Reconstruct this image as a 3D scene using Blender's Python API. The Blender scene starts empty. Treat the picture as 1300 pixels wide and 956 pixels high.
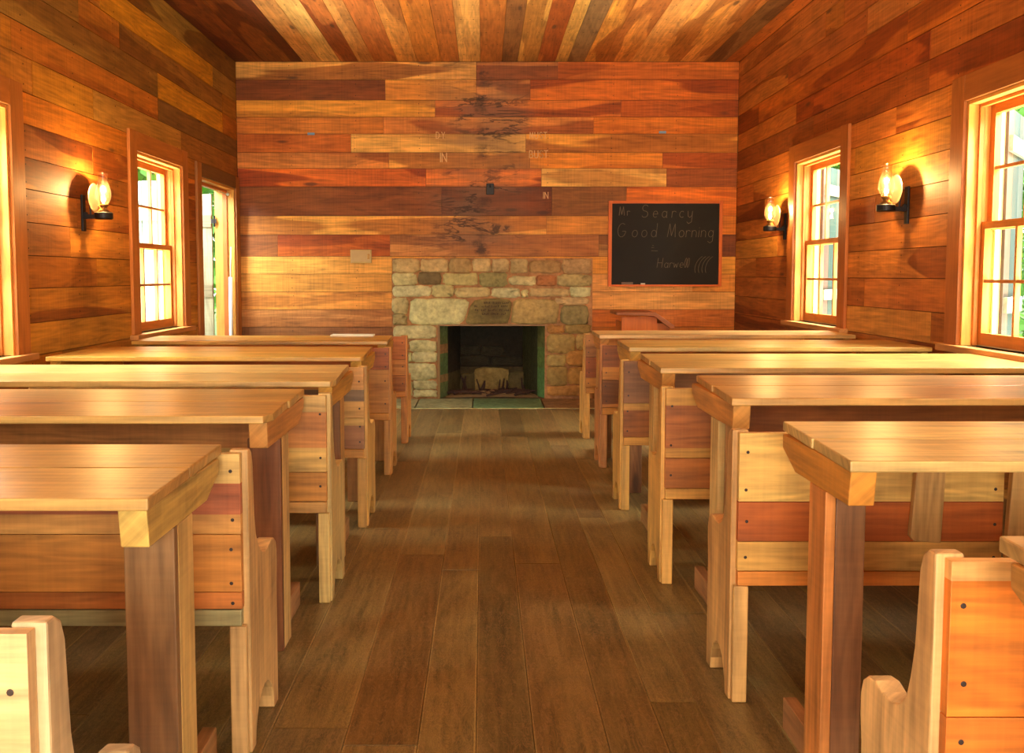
import bpy, math, random
from mathutils import Vector, Matrix
S = bpy.context.scene
COL = S.collection
R = random.Random(11)

# ------------------------------------------------------------------ camera, sky, sun, exposure
CAM_H, PITCH = 1.2, math.atan(84 / 1200)
cd = bpy.data.cameras.new('camera'); cam = bpy.data.objects.new('camera', cd); COL.objects.link(cam)
cam.location = (0, 0, CAM_H); cam.rotation_euler = (math.pi / 2 - PITCH, 0, 0)
cd.sensor_width = 36; cd.lens = 36 * 1200 / 1300
cd.shift_x = 36 / 1300; cd.shift_y = -45 / 1300; cd.clip_start = .02
S.camera = cam
W = bpy.data.worlds.new('sky'); S.world = W; W.use_nodes = True
bg = W.node_tree.nodes['Background']; bg.inputs[0].default_value = (.90, .96, 1, 1); bg.inputs[1].default_value = 1.35
sd = bpy.data.lights.new('sun', 'SUN'); sd.energy = 1.6; sd.angle = .01; sd.color = (1, .95, .85)
so = bpy.data.objects.new('sun', sd); so.rotation_euler = (math.radians(28), math.radians(4), 0); COL.objects.link(so)

def area(name, loc, rot, sx, sy, power, color):
    l = bpy.data.lights.new(name, 'AREA'); l.shape = 'RECTANGLE'; l.size = sx; l.size_y = sy; l.energy = power; l.color = color
    o = bpy.data.objects.new(name, l); o.location = loc; o.rotation_euler = rot; COL.objects.link(o); return o
# added fill lamps at the unseen rear openings, standing in for daylight
area('rear_door_fill', (0, -2.36, 1.15), (math.radians(110), 0, 0), 1.5, 2.0, 100, (1, .90, .74))
area('rear_window_fill', (-1.55, -2.36, 1.5), (math.radians(108), 0, 0), .9, 1.2, 45, (1, .91, .76))
area('rear_window_fill', (1.6, -2.36, 1.5), (math.radians(108), 0, 0), .9, 1.2, 45, (1, .91, .76))
# added lamps above the window heads, out of view, standing in for sky light
for sx_ in (-1, 1):
    for yy_ in (1.6, 4.25, 6.88):
        area('side_window_fill', (sx_ * 3.25, yy_, 2.72), (0, math.radians(-sx_ * -52), 0), .9, 1.1, 120 if yy_ < 2 else 150 if (yy_ > 6 and sx_ < 0) else 230, (.98, .98, .94))
# added lamps hidden below the sills, aimed up to brighten ceiling and walls
for sx_ in (-1, 1):
    for yy_ in (1.6, 4.25, 6.88):
        area('low_upward_fill', (sx_ * 3.3, yy_, .25), (0, math.radians(sx_ * 138), 0), .7, 1.1, 135, (1, .97, .86))
area('doorway_fill', (-3.2, 8.4, 2.75), (0, math.radians(-52), 0), .9, .9, 22, (.98, .98, .94))  # extra lamp added outside the doorway in place of sky light
S.view_settings.view_transform = 'Standard'; S.view_settings.look = 'None'
S.view_settings.exposure = 1.12; S.view_settings.gamma = 1; S.view_settings.use_curve_mapping = False
S.cycles.use_denoising = True
S.cycles.max_bounces = 10; S.cycles.diffuse_bounces = 7; S.cycles.transparent_max_bounces = 12
S.cycles.sample_clamp_indirect = 8
LANTERN_POWER = 10.5
GAIN = 1.0

# ------------------------------------------------------------------ helpers
def lin(c):
    return tuple((x / 255 / 12.92) if x / 255 <= .04045 else ((x / 255 + .055) / 1.055) ** 2.4 for x in c)
def rgb(r, g, b): return (r, g, b)
def jit(c, a=10):
    k = R.uniform(-a, a)
    return tuple(min(255, max(0, x + k + R.uniform(-a * .3, a * .3))) for x in c)

class NT:
    def __init__(s, name):
        s.m = bpy.data.materials.new(name); s.m.use_nodes = True; s.t = s.m.node_tree; s.n = s.t.nodes; s.b = s.n['Principled BSDF']
    def add(s, typ, **kw):
        n = s.n.new(typ)
        for k, v in kw.items():
            if k.startswith('i_'):
                key = k[2:]; key = int(key) if key.isdigit() else key.replace('_', ' ')
                if isinstance(v, bpy.types.NodeSocket): s.t.links.new(v, n.inputs[key])
                else: n.inputs[key].default_value = v
            else: setattr(n, k, v)
        return n
    def link(s, a, b): s.t.links.new(a, b)
    def math(s, op, a, b=0., c=0.): return s.add('ShaderNodeMath', operation=op, i_0=a, i_1=b, i_2=c).outputs[0]
    def map(s, v, sc, loc=(0, 0, 0)): return s.add('ShaderNodeMapping', i_Vector=v, i_Scale=sc, i_Location=loc).outputs[0]
    def noise(s, v, sc=1, det=4, rough=.55, dist=0.): return s.add('ShaderNodeTexNoise', i_Vector=v, i_Scale=sc, i_Detail=det, i_Roughness=rough, i_Distortion=dist).outputs[0]
    def ramp(s, v, a, b, lo=0., hi=1.): return s.add('ShaderNodeMapRange', i_Value=v, i_1=a, i_2=b, i_3=lo, i_4=hi, interpolation_type='SMOOTHSTEP').outputs[0]
    def mix(s, f, a, b, mode='MIX'):
        n = s.n.new('ShaderNodeMix'); n.data_type = 'RGBA'; n.blend_type = mode
        for i, v in ((0, f), (6, a), (7, b)):
            if isinstance(v, bpy.types.NodeSocket): s.t.links.new(v, n.inputs[i])
            else: n.inputs[i].default_value = v
        return n.outputs[2]

def wood(name, rough=.6, grain=1., heartc=(.42, .24, .12), bump=.25, saw=1., knots=1., spec=.35, wavy=0.):
    q = NT(name)
    uv = q.add('ShaderNodeUVMap', uv_map='UVMap').outputs[0]
    at = q.add('ShaderNodeAttribute', attribute_name='col'); c = at.outputs['Color']; al = at.outputs['Alpha']
    g1 = q.noise(q.map(uv, (3, 55, 1)), 1, 5, .6)
    g2 = q.noise(q.map(uv, (.7, 5, 1)), 1, 3, .5, .6)
    rings = q.math('SINE', q.math('MULTIPLY', g2, 70.))
    bl = q.noise(q.map(uv, (2.2, 7, 1)), 1, 4, .6)
    sw = q.noise(q.map(uv, (75, 1.5, 1)), 1, 2)
    v = q.math('MULTIPLY_ADD', q.math('SUBTRACT', g1, .5), 1.25 * grain, 1.)
    v = q.math('MULTIPLY_ADD', rings, .10 * grain, v)
    v = q.math('MULTIPLY_ADD', q.math('SUBTRACT', bl, .5), 1.2 * grain, v)
    v = q.math('MULTIPLY_ADD', q.math('SUBTRACT', sw, .5), .55 * saw, v)
    if wavy:
        w = q.noise(q.map(uv, (9, 30, 1)), 1, 3, .5, 2.2)
        w2 = q.math('SINE', q.math('MULTIPLY', w, 55.))
        v = q.math('MULTIPLY_ADD', w2, .22 * wavy, v)
    hn = q.noise(q.map(uv, (.55, 4.2, 1), (7, 3, 0)), 1, 2, .4, .3)
    hm = q.math('MULTIPLY', q.ramp(hn, .50, .53), al)
    sn = q.noise(q.map(uv, (.35, 5.5, 1), (3, 19, 0)), 1, 2, .4, .2)
    sm = q.math('MULTIPLY', q.ramp(sn, .57, .60), al)
    dark = q.mix(1., c, (*heartc, 1), 'MULTIPLY')
    dark = q.mix(.22, dark, c)
    pale = q.mix(1., c, (1.3, 1.36, 1.3, 1), 'MULTIPLY')
    cc = q.mix(sm, c, pale)
    cc = q.mix(hm, cc, dark)
    vor = q.add('ShaderNodeTexVoronoi', i_Vector=q.map(uv, (1.1, 4.2, 1)), i_Scale=1., i_Randomness=1.)
    kd = q.math('ADD', vor.outputs['Distance'], q.math('MULTIPLY', bl, .05))
    kn = q.math('MULTIPLY', q.ramp(kd, .125, .065), .75 * knots)
    vc = q.add('ShaderNodeCombineColor', i_0=v, i_1=v, i_2=v).outputs[0]
    cc = q.mix(1., cc, vc, 'MULTIPLY')
    if wavy:
        w3 = q.noise(q.map(uv, (11, 34, 1)), 1, 3, .5, 1.6)
        cc = q.mix(q.ramp(q.math('ABSOLUTE', q.math('SUBTRACT', w3, .5)), .028, .006, 0., .38), cc, (.30, .18, .08, 1))
    cc = q.mix(kn, cc, (.05, .02, .01, 1))
    q.link(cc, q.b.inputs['Base Color'])
    q.b.inputs['Roughness'].default_value = rough; q.b.inputs['Specular IOR Level'].default_value = spec
    bp = q.add('ShaderNodeBump', i_Strength=bump, i_Distance=.004, i_Height=q.math('ADD', q.math('MULTIPLY', sw, .5), g1))
    q.link(bp.outputs[0], q.b.inputs['Normal'])
    return q
WALLM = wood('wall_board_wood', .62, 1., bump=.3)
M_WALL = WALLM.m
M_CEIL = wood('ceiling_board_wood', .7, 1., bump=.2).m
M_FURN = wood('bench_wood', .5, 1.05, saw=.5, knots=.9, bump=.2).m
M_TOP = wood('worn_desktop_wood', .35, 1.05, saw=.4, knots=.8, bump=.12, spec=.5).m
M_FLOOR = wood('floor_board_wood', .42, 1.1, saw=.3, knots=.3, bump=.2, wavy=1., spec=.4).m
M_TRIM = wood('window_trim_wood', .5, .6, saw=.2, knots=.2, bump=.1).m
M_OUT = wood('weathered_outdoor_wood', .8, .9, saw=.5, knots=.4).m
# black water stains run down the back wall above the chimney
def stained():
    m = M_WALL.copy(); m.name = 'chimney_wall_board_wood'
    t = m.node_tree; b = t.nodes['Principled BSDF']
    q = NT.__new__(NT); q.m = m; q.t = t; q.n = t.nodes; q.b = b
    src = b.inputs['Base Color'].links[0].from_socket
    oc = q.add('ShaderNodeTexCoord').outputs['Object']
    sx = q.add('ShaderNodeSeparateXYZ', i_0=oc)
    x, z = sx.outputs[0], sx.outputs[2]
    wob = q.noise(q.map(oc, (3, 3, 3)), 1, 4, .7)
    cx = q.math('ABSOLUTE', q.math('ADD', x, -.0))
    zone = q.ramp(q.math('ADD', cx, q.math('MULTIPLY', wob, .5)), .95, .42)
    zone = q.math('MULTIPLY', zone, q.ramp(z, 3.3, 2.7, .55, 1.))
    ln = q.noise(q.map(oc, (1.7, 4, 8)), 1, 5, .6, .5)
    pt = q.ramp(q.noise(q.map(oc, (1.2, 1, 3.4), (3, 0, 5)), 1, 3), .42, .54)
    line = q.ramp(q.math('ABSOLUTE', q.math('SUBTRACT', ln, .5)), .034, .008)
    line = q.math('MULTIPLY', q.math('MULTIPLY', line, zone), pt)
    zone = q.math('MULTIPLY', zone, q.math('MULTIPLY_ADD', pt, .6, .4))
    core = q.ramp(q.math('ADD', q.math('ABSOLUTE', q.math('ADD', x, .02)), q.math('MULTIPLY', q.noise(q.map(oc, (9, 9, 14)), 1, 4, .7), .34)), .26, .15)
    core = q.math('MULTIPLY', core, q.ramp(q.noise(q.map(oc, (1, 1, 3.2), (0, 0, .7)), 1, 2), .47, .60))
    c1 = q.mix(q.math('MULTIPLY', zone, .55), src, (.20, .12, .065, 1))
    c2 = q.mix(q.math('MULTIPLY', line, .8), c1, (.03, .015, .008, 1))
    c3 = q.mix(q.math('MULTIPLY', core, .8), c2, (.02, .013, .009, 1))
    q.link(c3, b.inputs['Base Color'])
    return m
M_BACK = stained()

def simple(name, c, rough=.5, metal=0., emit=0., noise=0., nscale=20., bump=0.):
    q = NT(name); c = (*lin(c), 1)
    q.b.inputs['Roughness'].default_value = rough; q.b.inputs['Metallic'].default_value = metal
    oc = q.add('ShaderNodeTexCoord').outputs['Object']
    n = q.noise(oc, nscale, 4)
    k = q.math('MULTIPLY_ADD', q.math('SUBTRACT', n, .5), noise * 2, 1.)
    q.link(q.mix(1., c, q.add('ShaderNodeCombineColor', i_0=k, i_1=k, i_2=k).outputs[0], 'MULTIPLY'), q.b.inputs['Base Color'])
    if bump:
        q.link(q.add('ShaderNodeBump', i_Strength=bump, i_Distance=.01, i_Height=n).outputs[0], q.b.inputs['Normal'])
    if emit: q.b.inputs['Emission Color'].default_value = c; q.b.inputs['Emission Strength'].default_value = emit
    return q.m
def glassy(name, tint=(1, 1, 1), gloss=.12):
    m = bpy.data.materials.new(name); m.use_nodes = True; t = m.node_tree; t.nodes.clear()
    o = t.nodes.new('ShaderNodeOutputMaterial'); a = t.nodes.new('ShaderNodeBsdfTransparent'); g = t.nodes.new('ShaderNodeBsdfGlossy')
    a.inputs[0].default_value = (*tint, 1); g.inputs['Roughness'].default_value = .03
    lw = t.nodes.new('ShaderNodeLayerWeight'); pw = t.nodes.new('ShaderNodeMath'); pw.operation = 'POWER'; pw.inputs[1].default_value = 4
    f = t.nodes.new('ShaderNodeMath'); f.operation = 'MULTIPLY_ADD'; f.inputs[1].default_value = gloss; f.inputs[2].default_value = .02; t.links.new(lw.outputs['Facing'], pw.inputs[0]); t.links.new(pw.outputs[0], f.inputs[0])
    mx = t.nodes.new('ShaderNodeMixShader')
    t.links.new(f.outputs[0], mx.inputs[0]); t.links.new(a.outputs[0], mx.inputs[1]); t.links.new(g.outputs[0], mx.inputs[2]); t.links.new(mx.outputs[0], o.inputs[0])
    return m
M_GLASS = glassy('window_glass', (.97, 1, .98), .15)
M_CHIM = glassy('lamp_glass', (1, .96, .88), .6)
for n_ in M_CHIM.node_tree.nodes:
    if n_.type == 'MATH' and n_.operation == 'MULTIPLY_ADD': n_.inputs[2].default_value = .05
    if n_.type == 'BSDF_GLOSSY': n_.inputs['Roughness'].default_value = .18
M_IRON = simple('black_iron', (38, 34, 32), .45, .6, noise=.2)
M_MIRR = simple('tin_reflector', (235, 215, 180), .28, 1., noise=.06)
M_BRASS = simple('dull_brass', (150, 110, 60), .4, .9)
M_FLAME = simple('flame', (255, 214, 150), .5, emit=45)
M_SLATE = simple('slate_board', (25, 22, 16), .6, noise=.30, nscale=5)
M_SLATE.node_tree.nodes['Principled BSDF'].inputs['Specular IOR Level'].default_value = .2
M_CHALK = simple('faint_chalk', (118, 106, 82), .95, noise=.35, nscale=60)
M_CHALK2 = simple('wall_chalk', (222, 178, 120), .95, noise=.35, nscale=60)
M_WHITE = simple('white_paper', (225, 225, 205), .8, noise=.05)
M_FELT = simple('grey_felt', (110, 100, 88), .95, noise=.2)
M_BEIGE = simple('aged_beige_metal', (190, 160, 105), .6, noise=.15)
M_BLUE = simple('blue_grey_metal', (120, 150, 180), .4, .4)
M_POLE = simple('pale_painted_pole', (215, 222, 220), .5)
M_SOOT = simple('sooty_stone', (46, 38, 27), .9, noise=.6, nscale=7, bump=.6)
M_ASH = simple('ash', (150, 125, 85), 1., noise=.5, nscale=25, bump=.8)
M_CHAR = simple('charred_wood', (62, 42, 34), .9, noise=.6, nscale=60, bump=.5)
M_HIDE = simple('dark_gap', (35, 18, 8), .9)

def attr_mat(name, rough, namt, nscale, bump, spec=.3):
    q = NT(name); at = q.add('ShaderNodeAttribute', attribute_name='col').outputs['Color']
    oc = q.add('ShaderNodeTexCoord').outputs['Object']
    n = q.noise(oc, nscale, 6, .65); n2 = q.noise(oc, nscale * .25, 3)
    k = q.math('MULTIPLY_ADD', q.math('SUBTRACT', n, .5), namt * 2, 1.); k = q.math('MULTIPLY_ADD', q.math('SUBTRACT', n2, .5), namt * 2, k)
    q.link(q.mix(1., at, q.add('ShaderNodeCombineColor', i_0=k, i_1=k, i_2=k).outputs[0], 'MULTIPLY'), q.b.inputs['Base Color'])
    q.b.inputs['Roughness'].default_value = rough; q.b.inputs['Specular IOR Level'].default_value = spec
    q.link(q.add('ShaderNodeBump', i_Strength=bump, i_Distance=.015, i_Height=n).outputs[0], q.b.inputs['Normal'])
    return q.m
M_STONE = attr_mat('field_stone', .85, .55, 24, 1.)
def sooted():
    m = M_STONE.copy(); m.name = 'sooty_field_stone'; t = m.node_tree; b = t.nodes['Principled BSDF']
    q = NT.__new__(NT); q.m = m; q.t = t; q.n = t.nodes; q.b = b
    src = b.inputs['Base Color'].links[0].from_socket
    oc = q.add('ShaderNodeTexCoord').outputs['Object']
    d = q.add('ShaderNodeVectorMath', operation='LENGTH', i_0=q.map(oc, (1.9, 0, 3.4), (0, 0, -2.85))).outputs[1]
    k = q.ramp(q.math('ADD', d, q.math('MULTIPLY', q.noise(q.map(oc, (7, 7, 7)), 1, 4, .7), .7)), 1.0, .35)
    q.link(q.mix(q.math('MULTIPLY', k, .7), src, (.045, .03, .018, 1)), b.inputs['Base Color'])
    return m
M_SOOTSTONE = sooted()
M_LEAF = attr_mat('leaves', .6, .2, 3, .1)
M_BARK = attr_mat('bark', .9, .4, 12, .9)

class MB:
    """collects faces with a board colour and a grain-aligned uv, links them as one mesh object"""
    def __init__(s): s.v = []; s.f = []; s.c = []; s.u = []
    def face(s, pts, col, grain='x', off=None, heart=0., flip=False):
        pts = [Vector(p) for p in pts]
        if flip: pts.reverse()
        n = (pts[1] - pts[0]).cross(pts[2] - pts[0])
        if off is None: off = (R.uniform(0, 50), R.uniform(0, 50))
        g = {'x': Vector((1, 0, 0)), 'y': Vector((0, 1, 0)), 'z': Vector((0, 0, 1))}[grain] if isinstance(grain, str) else grain
        n.normalize() if n.length > 0 else None
        a = g - n * g.dot(n)
        if a.length < .3: a = n.orthogonal()
        a.normalize(); b = n.cross(a)
        i = len(s.v); s.v += pts; s.f.append(list(range(i, i + len(pts))))
        l_ = lin(col); s.c.append((l_[0] * .90, l_[1] * 1.03, l_[2] * .90, heart)); s.u.append([(p.dot(a) + off[0], p.dot(b) + off[1]) for p in pts])
    def box(s, x0, x1, y0, y1, z0, z1, col, grain='x', heart=0., M=None, endcol=None):
        P = [Vector((x, y, z)) for x in (x0, x1) for y in (y0, y1) for z in (z0, z1)]
        if M is not None: P = [M @ p for p in P]
        o = (R.uniform(0, 50), R.uniform(0, 50))
        for k, q in enumerate(((0, 1, 3, 2), (4, 6, 7, 5), (0, 4, 5, 1), (2, 3, 7, 6), (0, 2, 6, 4), (1, 5, 7, 3))):
            gg = grain
            if M is not None and isinstance(grain, str):
                gg = (M.to_3x3() @ {'x': Vector((1, 0, 0)), 'y': Vector((0, 1, 0)), 'z': Vector((0, 0, 1))}[grain])
            s.face([P[j] for j in q], col, gg, o, heart)
    def prism(s, pts, axis, a0, a1, col, grain='z', heart=0., sidecol=None):
        """pts: outline in the plane perpendicular to axis (y,z for 'x'; x,y for 'z'; x,z for 'y')"""
        def P(p, a): return {'x': (a, p[0], p[1]), 'z': (p[0], p[1], a), 'y': (p[0], a, p[1])}[axis]
        o = (R.uniform(0, 50), R.uniform(0, 50))
        area_ = sum(pts[i][0] * pts[(i + 1) % len(pts)][1] - pts[(i + 1) % len(pts)][0] * pts[i][1] for i in range(len(pts)))
        if area_ < 0: pts = pts[::-1]
        fl = axis == 'y'
        s.face([P(p, a1) for p in pts], col, grain, o, heart, flip=fl); s.face([P(p, a0) for p in pts], col, grain, o, heart, flip=not fl)
        for i in range(len(pts)):
            p, r = pts[i], pts[(i + 1) % len(pts)]
            s.face([P(p, a0), P(r, a0), P(r, a1), P(p, a1)], sidecol or col, grain, o, heart, flip=fl)
    def tube(s, p0, p1, r0, r1, col, n=10):
        p0, p1 = Vector(p0), Vector(p1); d = (p1 - p0).normalized(); a = d.orthogonal().normalized(); b = d.cross(a)
        A = [p0 + (a * math.cos(t) + b * math.sin(t)) * r0 for t in (2 * math.pi * i / n for i in range(n))]
        B = [p1 + (a * math.cos(t) + b * math.sin(t)) * r1 for t in (2 * math.pi * i / n for i in range(n))]
        for i in range(n): s.face([A[i], A[(i + 1) % n], B[(i + 1) % n], B[i]], col, d)
        s.face(A[::-1], col); s.face(B, col)
    def lathe(s, c, prof, col, n=24, axis='z', closed=False):
        def P(r, h, t):
            if axis == 'z': return Vector(c) + Vector((r * math.cos(t), r * math.sin(t), h))
            return Vector(c) + Vector((h, r * math.cos(t), r * math.sin(t)))
        for (r0, h0), (r1, h1) in zip(prof, prof[1:]):
            for i in range(n):
                t0, t1 = 2 * math.pi * i / n, 2 * math.pi * (i + 1) / n
                q = [P(r0, h0, t0), P(r0, h0, t1), P(r1, h1, t1), P(r1, h1, t0)]
                if r0 < 1e-6: q = [q[0], q[2], q[3]]
                elif r1 < 1e-6: q = q[:3]
                s.face(q, col)
    def build(s, name, mat, parent=None, bevel=0, smooth=False, org=None):
        o_ = Vector(org) if org is not None else (parent_world(parent) if parent else Vector())
        me = bpy.data.meshes.new(name)
        vv = [tuple(p - o_) for p in s.v]
        if smooth or bevel:   # weld coincident corners
            key = {}; idx = []; nv = []
            for p in vv:
                k = tuple(round(a, 5) for a in p)
                if k not in key: key[k] = len(nv); nv.append(p)
                idx.append(key[k])
            ff = [[idx[i] for i in f] for f in s.f]
        else: nv, ff = vv, s.f
        keep = [i for i, f in enumerate(ff) if len(set(f)) == len(f)]
        me.from_pydata(nv, [], [ff[i] for i in keep])
        ca = me.color_attributes.new('col', 'FLOAT_COLOR', 'CORNER'); ul = me.uv_layers.new(name='UVMap')
        cs = []; us = []
        for i in keep:
            cs += list(s.c[i]) * len(ff[i]); us += [x for p in s.u[i] for x in p]
        ca.data.foreach_set('color', cs); ul.data.foreach_set('uv', us)
        me.materials.append(mat)
        if smooth: me.polygons.foreach_set('use_smooth', [True] * len(me.polygons))
        me.update()
        o = bpy.data.objects.new(name, me); COL.objects.link(o)
        if parent: o.parent = parent
        elif org is not None: o.location = org
        if bevel:
            b = o.modifiers.new('bevel', 'BEVEL'); b.width = bevel; b.segments = 2; b.limit_method = 'ANGLE'; b.angle_limit = .6
        return o
def parent_world(p):
    v = Vector()
    while p: v += p.location; p = p.parent
    return v
def tag(o, label=None, cat=None, group=None, kind=None):
    if label: o['label'] = label
    if cat: o['category'] = cat
    if group: o['group'] = group
    if kind: o['kind'] = kind
    return o
def empty(name, loc, label=None, cat=None, group=None, kind=None):
    o = bpy.data.objects.new(name, None); o.empty_display_size = .1; COL.objects.link(o); o.location = loc
    return tag(o, label, cat, group, kind)

# ------------------------------------------------------------------ room shell
XL, XR, YB, YF, ZC = -2.34, 2.41, 9.075, -2.2, 3.205
TH = .17
OPEN_L = [(1.10, 2.05, .80, 2.03), (3.75, 4.70, .80, 2.03), (6.40, 7.36, .80, 2.03), (7.85, 8.93, 0, 2.01)]  # first window is out of view, added for more even light
OPEN_R = [(1.15, 2.10, .845, 2.06), (3.82, 4.77, .845, 2.06), (6.40, 7.345, .845, 2.06)]  # first one again unseen, put in to light the room
OPEN_F = [(-.8, .8, 0, 2.1), (-2.0, -1.1, .9, 2.1), (1.15, 2.05, .9, 2.1)]  # unseen rear door and windows, put in to let sky light reach the room
YEL = [(205, 135, 45), (196, 122, 40), (215, 150, 66), (188, 112, 36), (176, 104, 34)]
DRK = [(146, 92, 36), (158, 100, 40), (132, 84, 38), (168, 104, 36)]
ORG = [(206, 112, 32), (190, 96, 26), (214, 128, 48), (178, 84, 22)]

def spans(a, b, z0, z1, opens):
    """part of [a,b] left free by the openings in this row; a row that straddles an opening's edge is cut in two"""
    segs = [(a, b)]
    for (o0, o1, q0, q1) in opens:
        if q1 <= z0 + 1e-4 or q0 >= z1 - 1e-4: continue
        n = []
        for s0, s1 in segs:
            if o1 <= s0 or o0 >= s1: n.append((s0, s1)); continue
            if o0 > s0: n.append((s0, o0))
            if o1 < s1: n.append((o1, s1))
        segs = n
    return segs
def rowcuts(z0, z1, opens):
    zs = sorted({z0, z1} | {q for o in opens for q in o[2:] if z0 + .004 < q < z1 - .004})
    return list(zip(zs, zs[1:]))

def wall(name, A, B, rows, opens, put, backput, mat):
    """rows: [(z0, z1, [(a0, a1, colour, heart)])]; put(mb,a0,a1,z0,z1,col,heart,inset) adds one board"""
    mb = MB()
    for z0, z1, segs in rows:
        for a0, a1, c, h in segs:
            ins = R.uniform(0, .003)
            for q0, q1 in rowcuts(z0, z1, opens):
                for s0, s1 in spans(a0, a1, q0, q1, opens):
                    put(mb, s0 + (.0012 if s0 == a0 else 0), s1 - (.0012 if s1 == a1 else 0), q0 + (.0022 if q0 == z0 else 0), q1 - (.0022 if q1 == z1 else 0), c, h, ins)
                    # nail heads, two to a stud
                    k = math.ceil(s0 / .61)
                    while k * .61 < s1:
                        a = k * .61 + R.uniform(-.01, .01)
                        if q0 == z0 and q1 == z1 and s0 + .03 < a < s1 - .03:
                            for f in (.22, .78): put(mb, a - .0035, a + .0035, z0 + (z1 - z0) * f - .0035, z0 + (z1 - z0) * f + .0035, (50, 28, 16), 0, -.0008 + ins)
                        k += 1
    w = mb.build(name, mat); w['kind'] = 'structure'
    bk = MB()
    zs = sorted({0, ZC} | {q for o in opens for q in o[2:]})
    for q0, q1 in zip(zs, zs[1:]):
        for s0, s1 in spans(A, B, q0, q1, opens): backput(bk, s0, s1, q0, q1 + (.03 if q1 == ZC else 0))
    bk.build('outer_wall', M_OUT, w)
    return w
def randrows(zs, A, B, pal, lmin=1.2, lmax=3.2, heart=.7):
    rows = []
    for z0, z1 in zip(zs, zs[1:]):
        a = A; segs = []
        while a < B - .01:
            b = min(B, a + R.uniform(lmin, lmax))
            if B - b < .5: b = B
            segs.append((a, b, jit(R.choice(pal(z0, a))), R.choice([0, heart, 1., .3]))); a = b
        rows.append((z0, z1, segs))
    return rows

# back wall, board by board (bottom to top)
bz = [0, .18, .36, .535, .70, .868, 1.037, 1.208, 1.377, 1.583, 1.762, 2.037, 2.208, 2.358, 2.533, 2.692, 2.849, 3.04, ZC]
def row(*t):   # t: x0, (colour, heart), x1, (colour, heart), x2 ...
    return [(t[i], t[i + 2], tuple(min(250, v * 1.08) for v in jit(t[i + 1][0], 4)), min(1, t[i + 1][1] * 1.7 + .15)) for i in range(0, len(t) - 2, 2)]
BW = [
 row(XL, ((176, 110, 56), 0), XR),
 row(XL, ((150, 88, 40), .5), -.88, ((150, 88, 40), .5), XR),
 row(XL, ((186, 116, 56), 0), XR),
 row(XL, ((128, 76, 40), 0), -.88, ((178, 98, 36), .5), XR),
 row(XL, ((182, 118, 66), .2), -.88, ((186, 100, 36), 0), XR),
 row(XL, ((196, 124, 56), .2), -.88, ((206, 138, 72), 0), XR),
 row(XL, ((204, 136, 62), 0), -.88, ((208, 136, 70), 0), 2.0, ((206, 126, 48), 0), XR),
 row(XL, ((212, 142, 66), 0), -.88, ((214, 140, 54), 0), XR),
 row(XL, ((174, 106, 54), .4), -1.97, ((172, 82, 26), .3), -.895, ((182, 112, 60), .3), 1.1, ((150, 100, 52), .4), 1.4, ((120, 60, 26), 0), XR),
 row(XL, ((226, 154, 70), .85), .6, ((212, 138, 62), .2), 1.4, ((206, 116, 38), 0), XR),
 row(XL, ((128, 64, 24), .15), -.4, ((122, 60, 26), .2), .65, ((128, 74, 34), 0), 1.36, ((196, 98, 24), .3), XR),
 row(XL, ((194, 90, 26), .5), -.55, ((196, 100, 36), .6), .55, ((206, 148, 78), .3), 1.74, ((146, 74, 28), 0), XR),
 row(XL, ((192, 112, 54), .4), -.9, ((208, 138, 66), .4), .44, ((208, 120, 36), .3), 1.7, ((186, 92, 26), .4), XR),
 row(XL, ((188, 94, 30), 0), -1.26, ((216, 152, 78), .2), .4, ((212, 136, 52), .9), XR),
 row(XL, ((200, 114, 42), .3), -.95, ((198, 116, 52), 1.), 1.04, ((200, 106, 26), .1), XR),
 row(XL, ((218, 140, 52), .2), -.46, ((194, 98, 30), .5), 1.3, ((170, 78, 20), .3), XR),
 row(XL, ((128, 62, 22), 0), -.93, ((212, 132, 54), .15), -.07, ((188, 110, 58), .5), .44, ((196, 94, 24), .5), XR),
 row(XL, ((208, 142, 70), .5), -.07, ((176, 100, 50), .6), .7, ((182, 88, 24), .3), XR)]
rows = [(bz[i], bz[i + 1], BW[i]) for i in range(18)]
wall('wall_back', XL, XR, rows, [(-.50, .645, 0, .80)],
     lambda mb, a0, a1, z0, z1, c, h, i: mb.box(a0, a1, YB + i, YB + .02 + max(i, 0), z0, z1, c, 'x', h),
     lambda mb, a0, a1, z0, z1: mb.box(a0 - (TH if a0 == XL else 0), a1 + (TH if a1 == XR else 0), YB + .0235, YB + TH, z0, z1, (70, 40, 20), 'x'), M_BACK)
WB = bpy.data.objects['wall_back']

zsL = [0, .2, .40, .60, .78, .95, 1.13, 1.30, 1.47, 1.64, 1.80, 1.97, 2.13, 2.31, 2.47, 2.65, 2.82, 3.0, ZC]
def palL(z, a):
    if z > 2.0: return YEL * 2 + DRK + [(166, 116, 56), (150, 104, 50)]
    if z > 1.2: return [(204, 112, 36), (196, 120, 44), (176, 96, 34), (158, 88, 34), (190, 106, 38)]
    return [(196, 124, 44), (186, 114, 40), (204, 134, 56), (178, 104, 38)]
def palR(z, a):
    if z > 2.55: return [(190, 104, 44), (182, 96, 40), (196, 112, 50), (150, 76, 30)]
    if z > 1.7: return [(176, 84, 26), (152, 70, 22), (188, 98, 34), (196, 112, 44)]
    return [(198, 122, 50), (170, 92, 34), (204, 132, 60), (150, 80, 30), (186, 106, 42)]
rL = randrows(zsL, YF, YB, palL)
rR = randrows([z + .05 if 0 < z < 3.2 else z for z in zsL], YF, YB, palR)
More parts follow.
